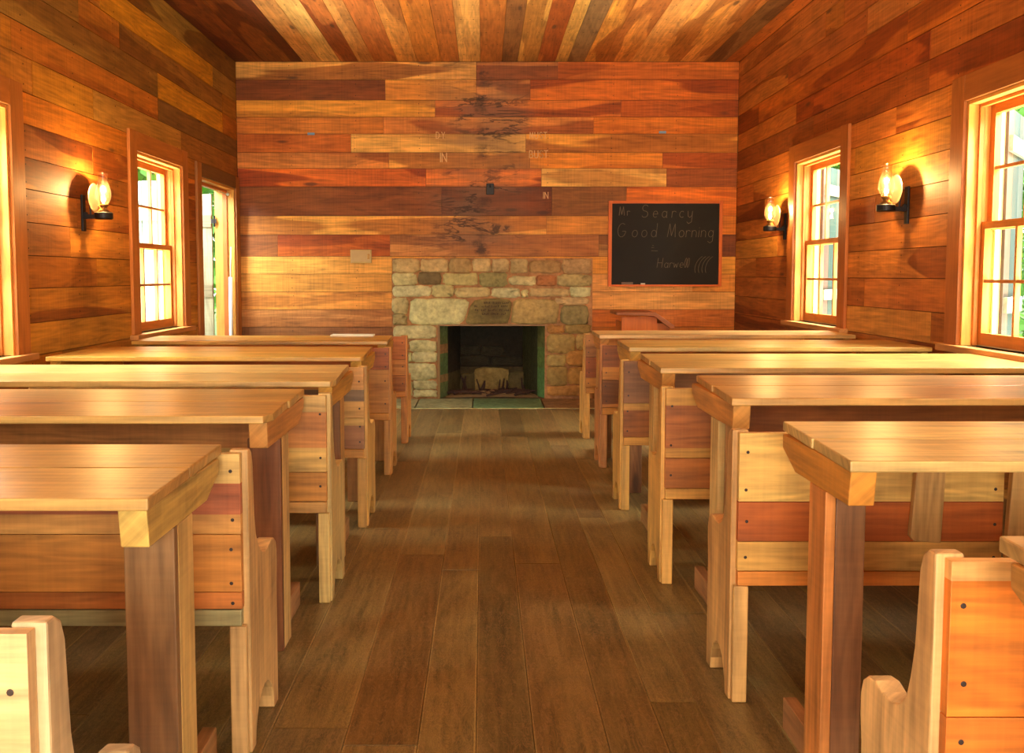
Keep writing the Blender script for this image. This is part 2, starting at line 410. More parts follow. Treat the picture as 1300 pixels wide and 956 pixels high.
# a few boards of the left wall that stand out
def setseg(rows, zi, a0, a1, col, heart=0.):
    z0, z1, segs = rows[zi]; n = []
    for s in segs:
        if s[1] <= a0 or s[0] >= a1: n.append(s); continue
        if s[0] < a0: n.append((s[0], a0, s[2], s[3]))
        if s[1] > a1: n.append((a1, s[1], s[2], s[3]))
    n.append((a0, a1, col, heart)); n.sort(); rows[zi] = (z0, z1, n)
setseg(rL, 13, 6.9, 9.075, (126, 84, 42)); setseg(rL, 14, 6.9, 8.6, (206, 138, 36)); setseg(rL, 15, 6.2, 8.6, (146, 94, 40), .7)
setseg(rL, 16, 5.9, 8.3, (208, 140, 34)); setseg(rL, 12, 5.75, 7.4, (188, 130, 58)); setseg(rL, 12, 7.4, 9.075, (160, 100, 42))
setseg(rL, 11, 4.8, 6.3, (206, 118, 34)); setseg(rL, 14, 4.2, 6.9, (150, 104, 46), .6); setseg(rL, 11, 6.3, 9.075, (178, 108, 42), .2)
setseg(rL, 17, 5.2, 9.075, (172, 124, 56), 1.)
setseg(rR, 11, 5.6, 9.075, (196, 108, 44)); setseg(rR, 12, 7.0, 9.075, (146, 72, 26)); setseg(rR, 13, 7.4, 9.075, (190, 104, 42))
setseg(rR, 12, 5.2, 7.0, (150, 70, 20), .4); setseg(rR, 10, 4.9, 6.2, (196, 122, 44)); setseg(rR, 17, 6., 9.075, (190, 104, 44), .7); setseg(rR, 16, 6.8, 9.075, (186, 100, 44), 0)
wall('wall_left', YF, YB, rL, OPEN_L,
     lambda mb, a0, a1, z0, z1, c, h, i: mb.box(XL - .02 - max(i, 0), XL - i, a0, a1, z0, z1, c, 'y', h),
     lambda mb, a0, a1, z0, z1: mb.box(XL - TH, XL - .0235, a0 - (.12 if a0 == YF else 0), a1 + (.0235 if a1 == YB else 0), z0, z1, (88, 52, 26), 'y'), M_WALL)
wall('wall_right', YF, YB, rR, OPEN_R,
     lambda mb, a0, a1, z0, z1, c, h, i: mb.box(XR + i, XR + .02 + max(i, 0), a0, a1, z0, z1, c, 'y', h),
     lambda mb, a0, a1, z0, z1: mb.box(XR + .0235, XR + TH, a0 - (.12 if a0 == YF else 0), a1 + (.0235 if a1 == YB else 0), z0, z1, (88, 52, 26), 'y'), M_WALL)
wall('wall_rear', XL, XR, randrows(zsL, XL, XR, palL), OPEN_F,
     lambda mb, a0, a1, z0, z1, c, h, i: mb.box(a0, a1, YF - .02 - max(i, 0), YF - i, z0, z1, c, 'x', h),
     lambda mb, a0, a1, z0, z1: mb.box(a0, a1, YF - .12, YF - .0235, z0, z1, (88, 52, 26), 'x'), M_WALL)

# ceiling boards run toward the chimney
cx = [XL, -1.701, -1.53, -1.352, -1.181, -1.032, -.81, -.624, -.401, -.23, -.03, .171, .319, .505, .676, .787, .951, 1.122, 1.382, 1.604, 1.85, 2.087, 2.273, XR]
cc_ = [(134, 68, 24), (206, 136, 76), (222, 160, 92), (196, 106, 50), (208, 132, 70), (200, 108, 50), (206, 126, 60), (200, 110, 42), (194, 104, 46), (216, 146, 82), (190, 104, 46), (146, 86, 44), (216, 148, 72), (190, 96, 36), (212, 146, 74), (138, 92, 56), (206, 128, 52), (202, 118, 52), (216, 142, 76), (208, 132, 66), (210, 138, 74), (134, 88, 54), (188, 98, 40)]
mb = MB()
for i in range(23):
    a = YB; first = True
    while a > YF + .01:
        b = max(YF, a - R.uniform(1.3, 3.5) - (1. if first else 0))
        if b - YF < .4: b = YF
        c = cc_[i] if first else jit(R.choice(cc_), 8)
        h = 1. if i in (0, 3, 16) else R.choice([0, .4, .8])
        xs = [cx[i], cx[i + 1]] if cx[i + 1] - cx[i] < .4 else [cx[i], (cx[i] + cx[i + 1]) / 2 - .05, cx[i + 1]]
        for x0, x1 in zip(xs, xs[1:]):
            zz = ZC + R.uniform(0, .003)
            mb.box(x0 + .0015, x1 - .0015, b + .0012, a - .0012, zz, ZC + .025, jit(c, 4), 'y', h)
            y = math.ceil(b / .4) * .4
            while y < a - .02:
                if y > 4:
                    for f in (.25, .75):
                        xx = x0 + (x1 - x0) * f; mb.box(xx - .005, xx + .005, y - .005, y + .005, zz - .0008, zz, (60, 32, 16), 'y')
                y += .4
        a = b; first = False
mb.box(XL - .15, XR + .15, YF - .15, YB + .15, ZC + .026, ZC + .06, (70, 40, 20), 'y')
mb.build('ceiling', M_CEIL)['kind'] = 'structure'
rf = MB(); 
rf.box(XL - .5, XR + .5, YF - .5, YB + .4, ZC + .07, ZC + .13, (70, 62, 54), 'y')
rf.build('trim_1', M_OUT)['kind'] = 'structure'

# floor: worn oak boards, edges scuffed pale
mb = MB()
x = XL; fw = []
while x < XR - .01:
    w = R.choice([.13, .15, .17, .19, .2])
    if XR - x - w < .1: w = XR - x
    fw.append((x, x + w)); x += w
FC = [(116, 88, 50), (124, 96, 56), (110, 83, 47), (130, 101, 61), (118, 87, 49), (108, 83, 50)]
for x0, x1 in fw:
    y = YF
    while y < 8.42:
        y1 = min(8.43, y + R.uniform(1.6, 4.2))
        if 8.43 - y1 < .8: y1 = 8.43
        c = jit(R.choice(FC), 5); zt = -R.uniform(0, .0015)
        e = .0055 if R.random() < .8 else .003
        lt = tuple(min(255, v * 1.14 + 6) for v in c)
        mb.box(x0 + e, x1 - e, y + .002, y1 - .002, -.022, zt, c, 'y', .25)
        mb.box(x0 + .001, x0 + e, y + .002, y1 - .002, -.022, zt - .0004, lt, 'y'); mb.box(x1 - e, x1 - .001, y + .002, y1 - .002, -.022, zt - .0004, lt, 'y')
        y = y1
mb.box(XL - .15, XR + .15, YF - .15, 8.43, -.06, -.0225, (36, 26, 18), 'y')
mb.box(XL - .15, XR + .15, 8.43, YB + .1, -.06, -.02, (60, 46, 32), 'y')
fl = mb.build('floor', M_FLOOR); fl['kind'] = 'structure'
mb = MB()   # board floor continues either side of the hearth stone
for a, b in ((XL, -1.16), (1.32, XR)):
    x = a
    while x < b - .01:
        w = min(b - x, .19); mb.box(x + .002, x + w - .002, 8.432, YB, -.02, -.001, jit(R.choice(FC), 5), 'y'); x += w
mb.build('floor_boards_beside_hearth', M_FLOOR, fl)

# baseboards
for n, bx in (('baseboard_left', (XL, XL + .02, YF, 7.7, 0, .13)), ('baseboard_right', (XR - .02, XR, YF, YB, 0, .13)), ('baseboard_back', (1.05, XR - .02, YB - .02, YB, 0, .13))):
    m_ = MB(); m_.box(*bx, (150, 92, 40), 'y' if n != 'baseboard_back' else 'x'); m_.build(n, M_TRIM)['kind'] = 'structure'

# ------------------------------------------------------------------ windows (two sashes of six panes)
TC = (206, 116, 44); TL = (226, 150, 70)
def window(n, side, op, c1=TC, wall_x=None):
    y0, y1, z0, z1 = op
    X = (XL, -1) if side == 'L' else (XR, 1)
    def bx(mb, d0, d1, a0, a1, q0, q1, c, g): # d: distance outward from the wall face
        xa, xb = sorted((X[0] + X[1] * d0, X[0] + X[1] * d1)); mb.box(xa, xb, a0, a1, q0, q1, c, g)
    yc = (y0 + y1) / 2
    w = empty(f'window_{n}', (X[0] + X[1] * .08, yc, z0), kind='structure')
    cas = (186, 106, 44) if side == 'L' else (170, 92, 38)
    m = MB()
    bx(m, -.022, 0, y0 - .13, y0, z0 - .0, z1 + .13, cas, 'z'); bx(m, -.022, 0, y1, y1 + .13, z0 - .0, z1 + .13, cas, 'z')
    bx(m, -.022, 0, y0, y1, z1, z1 + .13, cas, 'y')
    m.build('window_casing', M_TRIM, w, bevel=.003)
    m = MB()
    bx(m, -.004, TH + .01, y0, y0 + .018, z0, z1, TL, 'z'); bx(m, -.004, TH + .01, y1 - .018, y1, z0, z1, TL, 'z'); bx(m, -.004, TH + .01, y0 + .018, y1 - .018, z1 - .018, z1, TL, 'y')
    bx(m, .045, .068, y0 + .018, y0 + .034, z0, z1 - .018, c1, 'z'); bx(m, .045, .068, y1 - .034, y1 - .018, z0, z1 - .018, c1, 'z'); bx(m, .045, .068, y0 + .034, y1 - .034, z1 - .034, z1 - .018, c1, 'y')
    bx(m, .14, .16, y0 + .018, y0 + .034, z0, z1 - .018, (222, 200, 170), 'z'); bx(m, .14, .16, y1 - .034, y1 - .018, z0, z1 - .018, (222, 200, 170), 'z')
    m.build('window_frame', M_TRIM, w, bevel=.002)
    m = MB(); bx(m, -.055, .07, y0 - .15, y1 + .15, z0 - .035, z0, (196, 128, 72), 'y'); bx(m, .07, TH + .05, y0 + .018, y1 - .018, z0 - .02, z0 + .008, (206, 170, 130), 'y')
    m.build('window_sill', M_TRIM, w, bevel=.004)
    zm = (z0 + z1) / 2 - .01
    for nm, d, q0, q1 in (('lower_sash', .070, z0 + .006, zm + .02), ('upper_sash', .104, zm - .02, z1 - .018)):
        a0, a1 = y0 + .019, y1 - .019; st = .046; br = .06 if nm == 'lower_sash' else .036; tr = .036 if nm == 'lower_sash' else .05
        m = MB(); D = (d, d + .032)
        bx(m, *D, a0, a0 + st, q0, q1, c1, 'z'); bx(m, *D, a1 - st, a1, q0, q1, c1, 'z')
        bx(m, *D, a0 + st, a1 - st, q0, q0 + br, c1, 'y'); bx(m, *D, a0 + st, a1 - st, q1 - tr, q1, c1, 'y')
        E = (d + .004, d + .028); gw = (a1 - a0 - 2 * st) / 3; gz = (q1 - tr + q0 + br) / 2
        for k in (1, 2): bx(m, *E, a0 + st + gw * k - .009, a0 + st + gw * k + .009, q0 + br, q1 - tr, (214, 140, 74), 'z')
        bx(m, E[0] + .001, E[1] - .001, a0 + st, a1 - st, gz - .008, gz + .008, (190, 110, 60), 'y')
        sa = m.build(nm, M_TRIM, w)
        g = MB(); bx(g, d + .014, d + .017, a0 + st, a1 - st, q0 + br, q1 - tr, (255, 255, 255), 'y'); g.build('glass', M_GLASS, sa)
    return w
for i, o in enumerate(OPEN_L[:3]): window(i + 1, 'L', o)
for i, o in enumerate(OPEN_R): window(i + 4, 'R', o)

# ------------------------------------------------------------------ side doorway with two plank leaves folded outward
def doorway():
    y0, y1, z0, z1 = OPEN_L[3]
    w = empty('door_1', (XL - .08, (y0 + y1) / 2, 0), kind='structure')
    m = MB(); c = (112, 74, 40)
    m.box(XL, XL + .022, y0 - .12, y0, 0, z1 + .11, (176, 106, 50), 'z'); m.box(XL, XL + .022, y1, YB - .022, 0, z1 + .11, (176, 106, 50), 'z'); m.box(XL, XL + .022, y0, y1, z1, z1 + .11, c, 'y')
    m.build('door_casing', M_TRIM, w, bevel=.003)
    m = MB()
    m.box(XL - TH - .01, XL + .004, y0, y0 + .02, 0, z1, TL, 'z'); m.box(XL - TH - .01, XL + .004, y1 - .02, y1, 0, z1, TL, 'z'); m.box(XL - TH - .01, XL + .004, y0 + .02, y1 - .02, z1 - .02, z1, TL, 'y')
    m.box(XL - .10, XL - .06, y1 - .04, y1 - .02, 0, z1 - .02, (200, 104, 46), 'z'); m.box(XL - .10, XL - .06, y0 + .02, y1 - .04, z1 - .045, z1 - .02, (200, 104, 46), 'y')
    m.box(XL - TH, XL, y0 + .02, y1 - .02, -.02, .01, (150, 120, 90), 'y')
    m.build('door_frame', M_TRIM, w, bevel=.002)
    # near leaf, swung out square to the wall
    for nm, yy, x0, n, top in (('near_door_leaf', y0 - .03, XL - TH - .03, 4, 1.97), ('far_door_leaf', y1 - .03, XL - TH - .035, 4, 1.95)):
        m = MB()
        for k in range(n):
            a1 = x0 - k * .135; m.box(a1 - .13, a1, yy, yy + .03, .03, top + R.uniform(-.005, .005), jit((122, 124, 124) if nm == 'near_door_leaf' else (170, 152, 132), 9), 'z', .15)
        lf = m.build(nm, M_OUT, w)
        for zb in (.35, 1.05, 1.70):
            m = MB(); m.box(x0 - n * .135 + .01, x0 + .0, yy - .022, yy, zb - .055, zb + .055, (150, 130, 110), 'x'); m.build('batten', M_OUT, lf)
        for zb in (.35, 1.70):
            m = MB(); m.box(x0, x0 + .05, yy - .026, yy - .018, zb - .02, zb + .02, (60, 46, 36), 'x'); m.tube((x0 + .03, yy - .02, zb - .05), (x0 + .03, yy - .02, zb + .05), .009, .009, (60, 46, 36)); m.build('hinge', M_IRON, lf)
    m = MB(); m.tube((XL - .045, y0 + .02, 1.95), (XL - .045, y1 - .02, 1.95), .004, .004, (220, 220, 210)); m.tube((XL - .045, y1 - .06, 1.95), (XL - .045, y1 - .03, 1.95), .014, .014, (180, 170, 150))
    m.build('door_rod', M_POLE, w, smooth=True)
    return w
doorway()
p = MB(); p.tube((XL - .03, 8.84, .02), (XL - .025, 8.85, 1.18), .018, .018, (215, 222, 220), 14); p.tube((XL - .025, 8.85, 1.18), (XL - .02, 8.865, 1.46), .006, .006, (215, 222, 220), 10)
tag(p.build('painted_pole', M_POLE, org=(XL - .03, 8.84, .02), smooth=True), 'pale painted pole with thin tip standing against the open doorway jamb', 'pole')

# shutters folded back outside the right windows
for i, o in enumerate(OPEN_R):
    y = o[1] + .02; hx = XR + TH + .03
    m = MB(); M = Matrix.Translation((hx, y, 0)) @ Matrix.Rotation(math.radians(38), 4, 'Z')   # local +y runs along the leaf
    Mx = Matrix.Translation((hx, y, 0)) @ Matrix.Rotation(math.radians(-38), 4, 'Z')
    for k in range(3): m.box(-.015, .015, k * .16 + .002, k * .16 + .158, o[2] + .02, o[3] - .02, jit(((66, 42, 30), (24, 34, 29), (48, 46, 40))[k], 6), 'z', .2, M=Mx)
    e = empty('window_shutter', (hx, y, o[2]), ('weathered plank shutter folded back outside the right window ' + ('out of view behind the viewer', 'nearest the foreground', 'beside the far right corner')[i]), 'shutter', 'shutters outside the right windows')
    m.build('shutter_boards', M_OUT, e)
    for zb in (o[2] + .2, o[3] - .2):
        m = MB(); m.box(.015, .035, .02, .46, zb - .04, zb + .04, (120, 110, 96), 'y', M=Mx); m.build('batten', M_OUT, e)
    if i == 0:
        for ch in list(e.children): bpy.data.objects.remove(ch)
        bpy.data.objects.remove(e)

# ------------------------------------------------------------------ fireplace
fp = empty('fireplace', (.08, YB, 0), 'rough field stone fireplace with red clay mortar and a sooty open firebox', 'fireplace')
FX = lambda a: -.874 + (a - 78) * .001823
FZ = lambda a: 1.358 - (a - 115) * .001795
ST = []
GR = [(204, 182, 136), (192, 168, 120), (208, 192, 152), (184, 156, 112), (204, 168, 124)]
def stone(x0, x1, y0, y1, c=None): ST.append((x0, x1, y0, y1, c or R.choice(GR)))
for a in ((80, 222, 120, 188), (228, 370, 120, 186), (376, 492, 118, 190), (500, 596, 120, 186), (602, 690, 120, 188), (698, 788, 120, 190), (796, 962, 130, 192), (970, 1122, 118, 196)): stone(*a, c=R.choice([(188, 154, 108), (178, 140, 98), (198, 162, 118)]))
for a, c in (((80, 206, 195, 256), None), ((214, 336, 192, 254), (128, 106, 76)), ((346, 526, 194, 256), (200, 180, 130)), ((536, 680, 192, 262), (170, 150, 104)), ((692, 832, 212, 256), None), ((838, 938, 205, 262), (176, 110, 70)), ((946, 1122, 202, 262), None)): stone(*a, c=c)
for a in ((80, 278, 262, 318), (286, 400, 258, 318), (406, 588, 272, 320), (598, 748, 276, 320), (756, 790, 285, 322), (796, 1004, 276, 318), (1012, 1120, 268, 318)): stone(*a)
stone(80, 156, 326, 410); stone(80, 156, 416, 470)
stone(930, 1108, 326, 360); stone(966, 1108, 368, 466, (150, 130, 88))
for a in ((84, 306, 476, 542), (84, 160, 550, 612), (166, 308, 556, 612), (84, 178, 618, 668), (184, 308, 616, 670), (84, 308, 676, 764), (84, 180, 770, 850), (186, 308, 770, 814), (186, 308, 820, 858)): stone(*a, c=(196, 182, 140))
for a in ((895, 980, 474, 514), (988, 1120, 470, 514), (893, 1040, 520, 620), (1046, 1120, 522, 600), (893, 990, 628, 688), (996, 1120, 606, 690), (893, 1000, 696, 794), (1006, 1120, 698, 790), (893, 1120, 800, 850)): stone(*a, c=R.choice([(186, 148, 92), (172, 138, 88), (192, 134, 76)]))
def pillow(mb, pts, y, d, c, rnd=.006):
    n = len(pts); cx_, cz_ = sum(p[0] for p in pts) / n, sum(p[1] for p in pts) / n
    r0 = [Vector((px, y, pz)) for px, pz in pts]
    ins = lambda p, k, yy: Vector((cx_ + (p.x - cx_) * k, yy, cz_ + (p.z - cz_) * k))
    r1 = [ins(p, .96, y - d * .7) for p in r0]; r2 = [ins(p, .84, y - d + R.uniform(-rnd, rnd) * .5) for p in r0]; r3 = [ins(p, .45, y - d + R.uniform(-rnd, rnd)) for p in r0]
    ce = Vector((cx_, y - d, cz_))
    for A, B in ((r0, r1), (r1, r2), (r2, r3)):
        for i in range(n): mb.face([A[i], A[(i + 1) % n], B[(i + 1) % n], B[i]], c)
    for i in range(n): mb.face([r3[i], r3[(i + 1) % n], ce], c)
def blob(x0, x1, z0, z1, n=22, j=.0085):
    x0 -= .004; x1 += .004; z0 -= .004; z1 += .004
    cx_, cz_, a, b = (x0 + x1) / 2, (z0 + z1) / 2, (x1 - x0) / 2, (z1 - z0) / 2; P = []
    for i in range(n):
        t = -2 * math.pi * i / n; ct, s_ = math.cos(t), math.sin(t); e = .38
        P.append((cx_ + a * math.copysign(abs(ct) ** e, ct) + R.uniform(-j, j), cz_ + b * math.copysign(abs(s_) ** e, s_) + R.uniform(-j, j) * .8))
    return P
mb = MB()
for x0, x1, y0, y1, c in ST: pillow(mb, blob(FX(x0), FX(x1), FZ(y1), FZ(y0)), YB - .012, .022, jit(c, 8))
poly = lambda pts: [(FX(a), FZ(b)) for a, b in pts]
pillow(mb, poly([(168, 400), (172, 345), (200, 328), (260, 332), (330, 326), (410, 330), (462, 334), (482, 350), (470, 400), (455, 445), (430, 466), (330, 470), (230, 470), (180, 462), (165, 440)]), YB - .012, .028, (212, 198, 150))
pillow(mb, poly([(712, 345), (740, 330), (850, 332), (930, 336), (956, 360), (950, 420), (940, 460), (860, 466), (740, 466), (700, 456), (705, 400)]), YB - .012, .028, (188, 154, 102))
mb.build('stone_facing', M_SOOTSTONE, fp, smooth=True)
mb = MB()
pillow(mb, poly([(486, 370), (510, 338), (560, 330), (640, 328), (690, 334), (706, 352), (702, 400), (684, 462), (560, 466), (470, 466), (462, 450), (478, 400)]), YB - .012, .026, (150, 126, 78))
ks = mb.build('carved_keystone', M_SOOTSTONE, fp, smooth=True); ks['label'] = 'stone carved with four short lines of dark lettering'
mb = MB()
for zr, segs in ((352, ((560, 600), (606, 650), (656, 690))), (370, ((510, 530), (548, 590), (596, 640), (650, 690))), (390, ((512, 534), (545, 575), (582, 626), (640, 660), (668, 694))), (410, ((550, 590), (600, 640), (650, 680)))):
    for a, b in segs:
        t = a
        while t < b - 4:
            mb.box(FX(t), FX(t + 3), YB - .0445, YB - .030, FZ(zr + 5), FZ(zr - R.choice([4, 6, 2])), (52, 40, 24)); 
            if R.random() < .6: zz = zr + R.choice([-4, 0, 4]); mb.box(FX(t), FX(t + 7), YB - .0445, YB - .030, FZ(zz + 1.2), FZ(zz - 1.2), (52, 40, 24))
            t += 9
mb.build('carved_lettering', M_CHAR, ks)
OX0, OX1, OZ1 = -.442, .588, .722
mb = MB(); mc = (180, 126, 88)
mb.box(-.875, OX0, YB - .012, YB + .0, 0, 1.36, mc); mb.box(OX1, 1.042, YB - .012, YB, 0, 1.36, mc); mb.box(OX0, OX1, YB - .012, YB, OZ1, 1.36, mc)
mb.build('mortar_bed', M_STONE, fp)
mb = MB()  # iron-and-wood edging strip at the left jamb and under the lintel
mb.box(OX0, OX0 + .022, YB - .03, YB + .02, 0, OZ1, (140, 100, 54), 'z'); mb.box(OX0, OX1, YB - .028, YB + .02, OZ1 - .010, OZ1 + .004, (150, 108, 66), 'x')
mb.build('opening_edge', M_TRIM, fp)
# firebox: splayed mossy jambs, sooty back, throat closing above
BY = YB + .58; bx0, bx1 = -.24, .40
mb = MB()
gl = [(104, 112, 70), (150, 112, 74), (98, 116, 72), (158, 114, 76), (102, 112, 70)]
zz = [0, .16, .235, .44, .53, .74]
for k in range(5):
    z0, z1 = zz[k], zz[k + 1]
    mb.face([(OX0 + .02, YB, z0), (OX0 + .09, YB + .17, z0), (OX0 + .09, YB + .17, z1), (OX0 + .02, YB, z1)], gl[k], 'z')
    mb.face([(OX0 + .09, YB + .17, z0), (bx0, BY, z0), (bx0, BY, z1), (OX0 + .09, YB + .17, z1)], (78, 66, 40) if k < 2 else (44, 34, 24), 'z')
mb.build('firebox_jamb', M_STONE, fp)
mb = MB()
for z0, z1, c in ((0, .30, (96, 126, 70)), (.30, .50, (104, 120, 62)), (.50, .74, (104, 100, 54))): mb.face([(OX1, YB, z0), (OX1 - .06, YB + .16, z0), (OX1 - .06, YB + .16, z1), (OX1, YB, z1)], c, 'z', flip=True)
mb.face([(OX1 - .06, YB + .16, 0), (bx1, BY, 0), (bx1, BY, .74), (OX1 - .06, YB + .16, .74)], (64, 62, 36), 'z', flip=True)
mb.build('firebox_jamb', M_STONE, fp)
mb = MB()
mb.box(bx0 - .1, bx1 + .1, BY, BY + .05, .26, .9, (40, 32, 22)); mb.box(bx0 - .1, bx1 + .1, BY - .003, BY + .05, 0, .26, (74, 60, 40))
for a in ((bx0, bx0 + .15, 0, .2, (96, 80, 52)), (bx0 + .14, bx0 + .5, .0, .25, (158, 130, 82)), (bx0 + .5, bx1 + .02, 0, .21, (104, 86, 56))): pillow(mb, blob(*a[:4]), BY - .003, .03, a[4])
for a in ((bx0, bx0 + .3, .28, .37), (bx0 + .32, bx1, .28, .36), (bx0, bx0 + .2, .39, .48), (bx0 + .22, bx0 + .45, .38, .47)): pillow(mb, blob(*a), BY, .02, (52, 44, 32))
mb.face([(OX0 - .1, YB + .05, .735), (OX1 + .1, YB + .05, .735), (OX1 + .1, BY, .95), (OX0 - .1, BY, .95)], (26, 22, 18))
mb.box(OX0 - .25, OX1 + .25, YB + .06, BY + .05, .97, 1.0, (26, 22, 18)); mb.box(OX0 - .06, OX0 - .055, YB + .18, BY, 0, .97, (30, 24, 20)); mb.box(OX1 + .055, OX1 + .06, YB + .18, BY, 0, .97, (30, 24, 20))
mb.build('firebox_back', M_STONE, fp)
mb = MB()   # outer chimney stack, closes the firebox off from the daylight
mb.box(-.9, 1.05, BY + .06, BY + .4, -.05, 4.2, (160, 140, 100)); mb.box(-.9, -.60, YB + TH, BY + .06, -.05, 1.6, (160, 140, 100)); mb.box(.75, 1.05, YB + TH, BY + .06, -.05, 1.6, (160, 140, 100)); mb.box(-.9, 1.05, YB + TH, BY + .06, 1.1, 4.2, (160, 140, 100))
mb.build('chimney_stack', M_STONE, fp)
mb = MB()
xs = [-1.16, -.62, -.1, .55, 1.32]
for k in range(4): mb.box(xs[k] + .006, xs[k + 1] - .006, 8.44, YB + (0 if k in (0, 3) else 0), -.02, .006 + R.uniform(0, .004), [(150, 138, 100), (140, 132, 96), (104, 124, 84), (150, 108, 70)][k])
mb.box(-1.16, 1.32, 8.43, 8.438, -.02, .004, (196, 178, 130)); mb.box(OX0 + .0, OX1, YB, BY, -.02, .012, (90, 76, 54))
mb.build('hearth_slab', M_STONE, fp, bevel=.004)
mb = MB()
R2 = random.Random(4)
gx, gy = 22, 9
hh = [[.014 + .05 * math.exp(-((i / gx - .5) / .33) ** 2) * math.sin(math.pi * min(1, (j + .5) / gy)) * R2.uniform(.7, 1.2) for j in range(gy + 1)] for i in range(gx + 1)]
G = lambda i, j: Vector((-.37 + .90 * i / gx, YB + .03 + .5 * j / gy, hh[i][j]))
for i in range(gx):
    for j in range(gy): mb.face([G(i, j), G(i + 1, j), G(i + 1, j + 1), G(i, j + 1)], (120, 98, 66))
ash = mb.build('ash_bed', M_ASH, org=(.08, YB + .25, .012), smooth=True); tag(ash, 'bed of pale ash heaped on the firebox floor', 'ash', kind='stuff')
for k in range(46):
    m = MB(); a = R2.uniform(-.9, .9); L_ = R2.uniform(.10, .26); x_ = R2.uniform(-.30, .44); y_ = YB + R2.uniform(.05, .38)
    up = k % 4 == 0
    d = Vector((math.sin(a) * .5, R2.uniform(.2, .5), 1.)).normalized() if up else Vector((math.cos(a), math.sin(a) * .7, R2.uniform(-.05, .25))).normalized()
    if up: L_ *= .62; y_ = YB + R2.uniform(.25, .4)
    p0 = Vector((x_, y_, .035 if up else .05)); r_ = R2.uniform(.008, .015)
    p0 = p0 - (Vector() if up else d * L_ / 2); mid = p0 + d * L_ * .5 + Vector((R2.uniform(-.006, .006), 0, R2.uniform(-.004, .008)))
    m.tube(p0, mid, r_, r_ * .95, (60, 40, 34), 7); m.tube(mid, p0 + d * L_, r_ * .95, r_ * .6, (60, 40, 34), 7)
    o = m.build('charred_stick', M_CHAR, org=tuple(p0), smooth=False)
    tag(o, 'charred stick ' + ('propped upright against the pale firebox back' if up else 'lying in the jumbled heap at the front of the firebox'), 'firewood', 'charred sticks propped in the firebox' if up else 'charred sticks lying in the firebox')

# ------------------------------------------------------------------ things on the back wall
def strokes(mb, segs, x, z, s, y, w=.004, slant=0.):
    """segs: polylines in a unit letter box"""
    for pl in segs:
        for a, b in zip(pl, pl[1:]):
            A = Vector((x + (a[0] + slant * a[1]) * s, 0, z + a[1] * s)); B = Vector((x + (b[0] + slant * b[1]) * s, 0, z + b[1] * s)); d = B - A
            if d.length < 1e-6: continue
            nrm = Vector((-d.z, 0, d.x)).normalized() * w / 2; e = d.normalized() * w * .3
            P = [A - nrm - e, B - nrm + e, B + nrm + e, A + nrm - e]
            mb.face([(p.x, y, p.z) for p in P], (200, 190, 170)); mb.face([(p.x, y + .0012, p.z) for p in P][::-1], (200, 190, 170))
            for i in range(4):
                p, q_ = P[i], P[(i + 1) % 4]; mb.face([(p.x, y, p.z), (p.x, y + .0012, p.z), (q_.x, y + .0012, q_.z), (q_.x, y, q_.z)], (200, 190, 170))
def arc(cx, cy, rx, ry, a0, a1, n=10): return [(cx + rx * math.cos(math.radians(a0 + (a1 - a0) * i / n)), cy + ry * math.sin(math.radians(a0 + (a1 - a0) * i / n))) for i in range(n + 1)]
G_ = {
 'M': (([(0, 0), (.1, 1), (.3, .1), (.5, 1), (.6, 0)],), .75), 'r': (([(0, 0), (0, .5)], arc(.17, .3, .17, .2, 180, 40)), .38),
 'S': ((arc(.25, .75, .22, .24, 30, 270) + arc(.25, .26, .24, .25, 90, -150),), .58), 'e': (([(.02, .27), (.36, .27)] + arc(.2, .26, .18, .25, 0, 310),), .46),
 'a': ((arc(.2, .25, .18, .25, 40, 360), [(.38, .5), (.38, 0), (.44, 0)]), .52), 'c': ((arc(.2, .25, .19, .25, 50, 310),), .42),
 'y': (([(0, .5), (.05, .1), (.2, 0), (.34, .15), (.36, .5)], [(.36, .5), (.36, -.35), (.15, -.48), (.0, -.35)]), .5),
 'G': ((arc(.32, .5, .3, .5, 55, 340) + [(.6, .42), (.35, .42)],), .75), 'o': ((arc(.2, .25, .19, .25, 0, 360, 14),), .48),
 'd': ((arc(.2, .25, .18, .25, 0, 360, 14), [(.39, 1), (.39, 0)]), .52), 'n': (([(0, 0), (0, .5)], arc(.17, .3, .17, .2, 180, 0) + [(.34, 0)]), .46),
 'i': (([(0, 0), (0, .5)], [(0, .68), (0, .72)]), .16), 'g': ((arc(.2, .25, .18, .25, 0, 360, 14), [(.38, .5), (.38, -.3), (.2, -.45), (.02, -.32)]), .5),
 'H': (([(0, 0), (0, 1)], [(.5, 0), (.5, 1)], [(0, .5), (.5, .5)]), .68), 'w': (([(0, .5), (.1, 0), (.22, .4), (.34, 0), (.46, .5)],), .58), 'l': ((arc(.1, .5, .1, .5, -90, 250, 14),), .24),
 '(': ((arc(.5, .4, .4, .6, 110, 230),), .16), ' ': ((), .45),
 'U': (([(0, 1), (0, .2), (.12, 0), (.38, 0), (.5, .2), (.5, 1)],), .66), 'T': (([(0, 1), (.55, 1)], [(.28, 1), (.28, 0)]), .68), 'B': (([(0, 0), (0, 1), (.35, .95), (.4, .75), (.3, .52), (0, .5), (.4, .45), (.5, .25), (.4, .05), (0, 0)],), .66),
 'I': (([(0, 0), (0, 1)],), .2), 'N': (([(0, 0), (0, 1), (.5, 0), (.5, 1)],), .66), 'D': (([(0, 0), (0, 1), (.3, .95), (.5, .7), (.5, .3), (.3, .05), (0, 0)],), .66), 'Y': (([(0, 1), (.25, .5), (.5, 1)], [(.25, .5), (.25, 0)]), .66)}
def write(mb, txt, x, z, s, y, w, slant=.12, track=1.):
    for ch in txt:
        g, adv = G_[ch]; strokes(mb, g, x, z, s, y, w, slant); x += adv * s * track
    return x
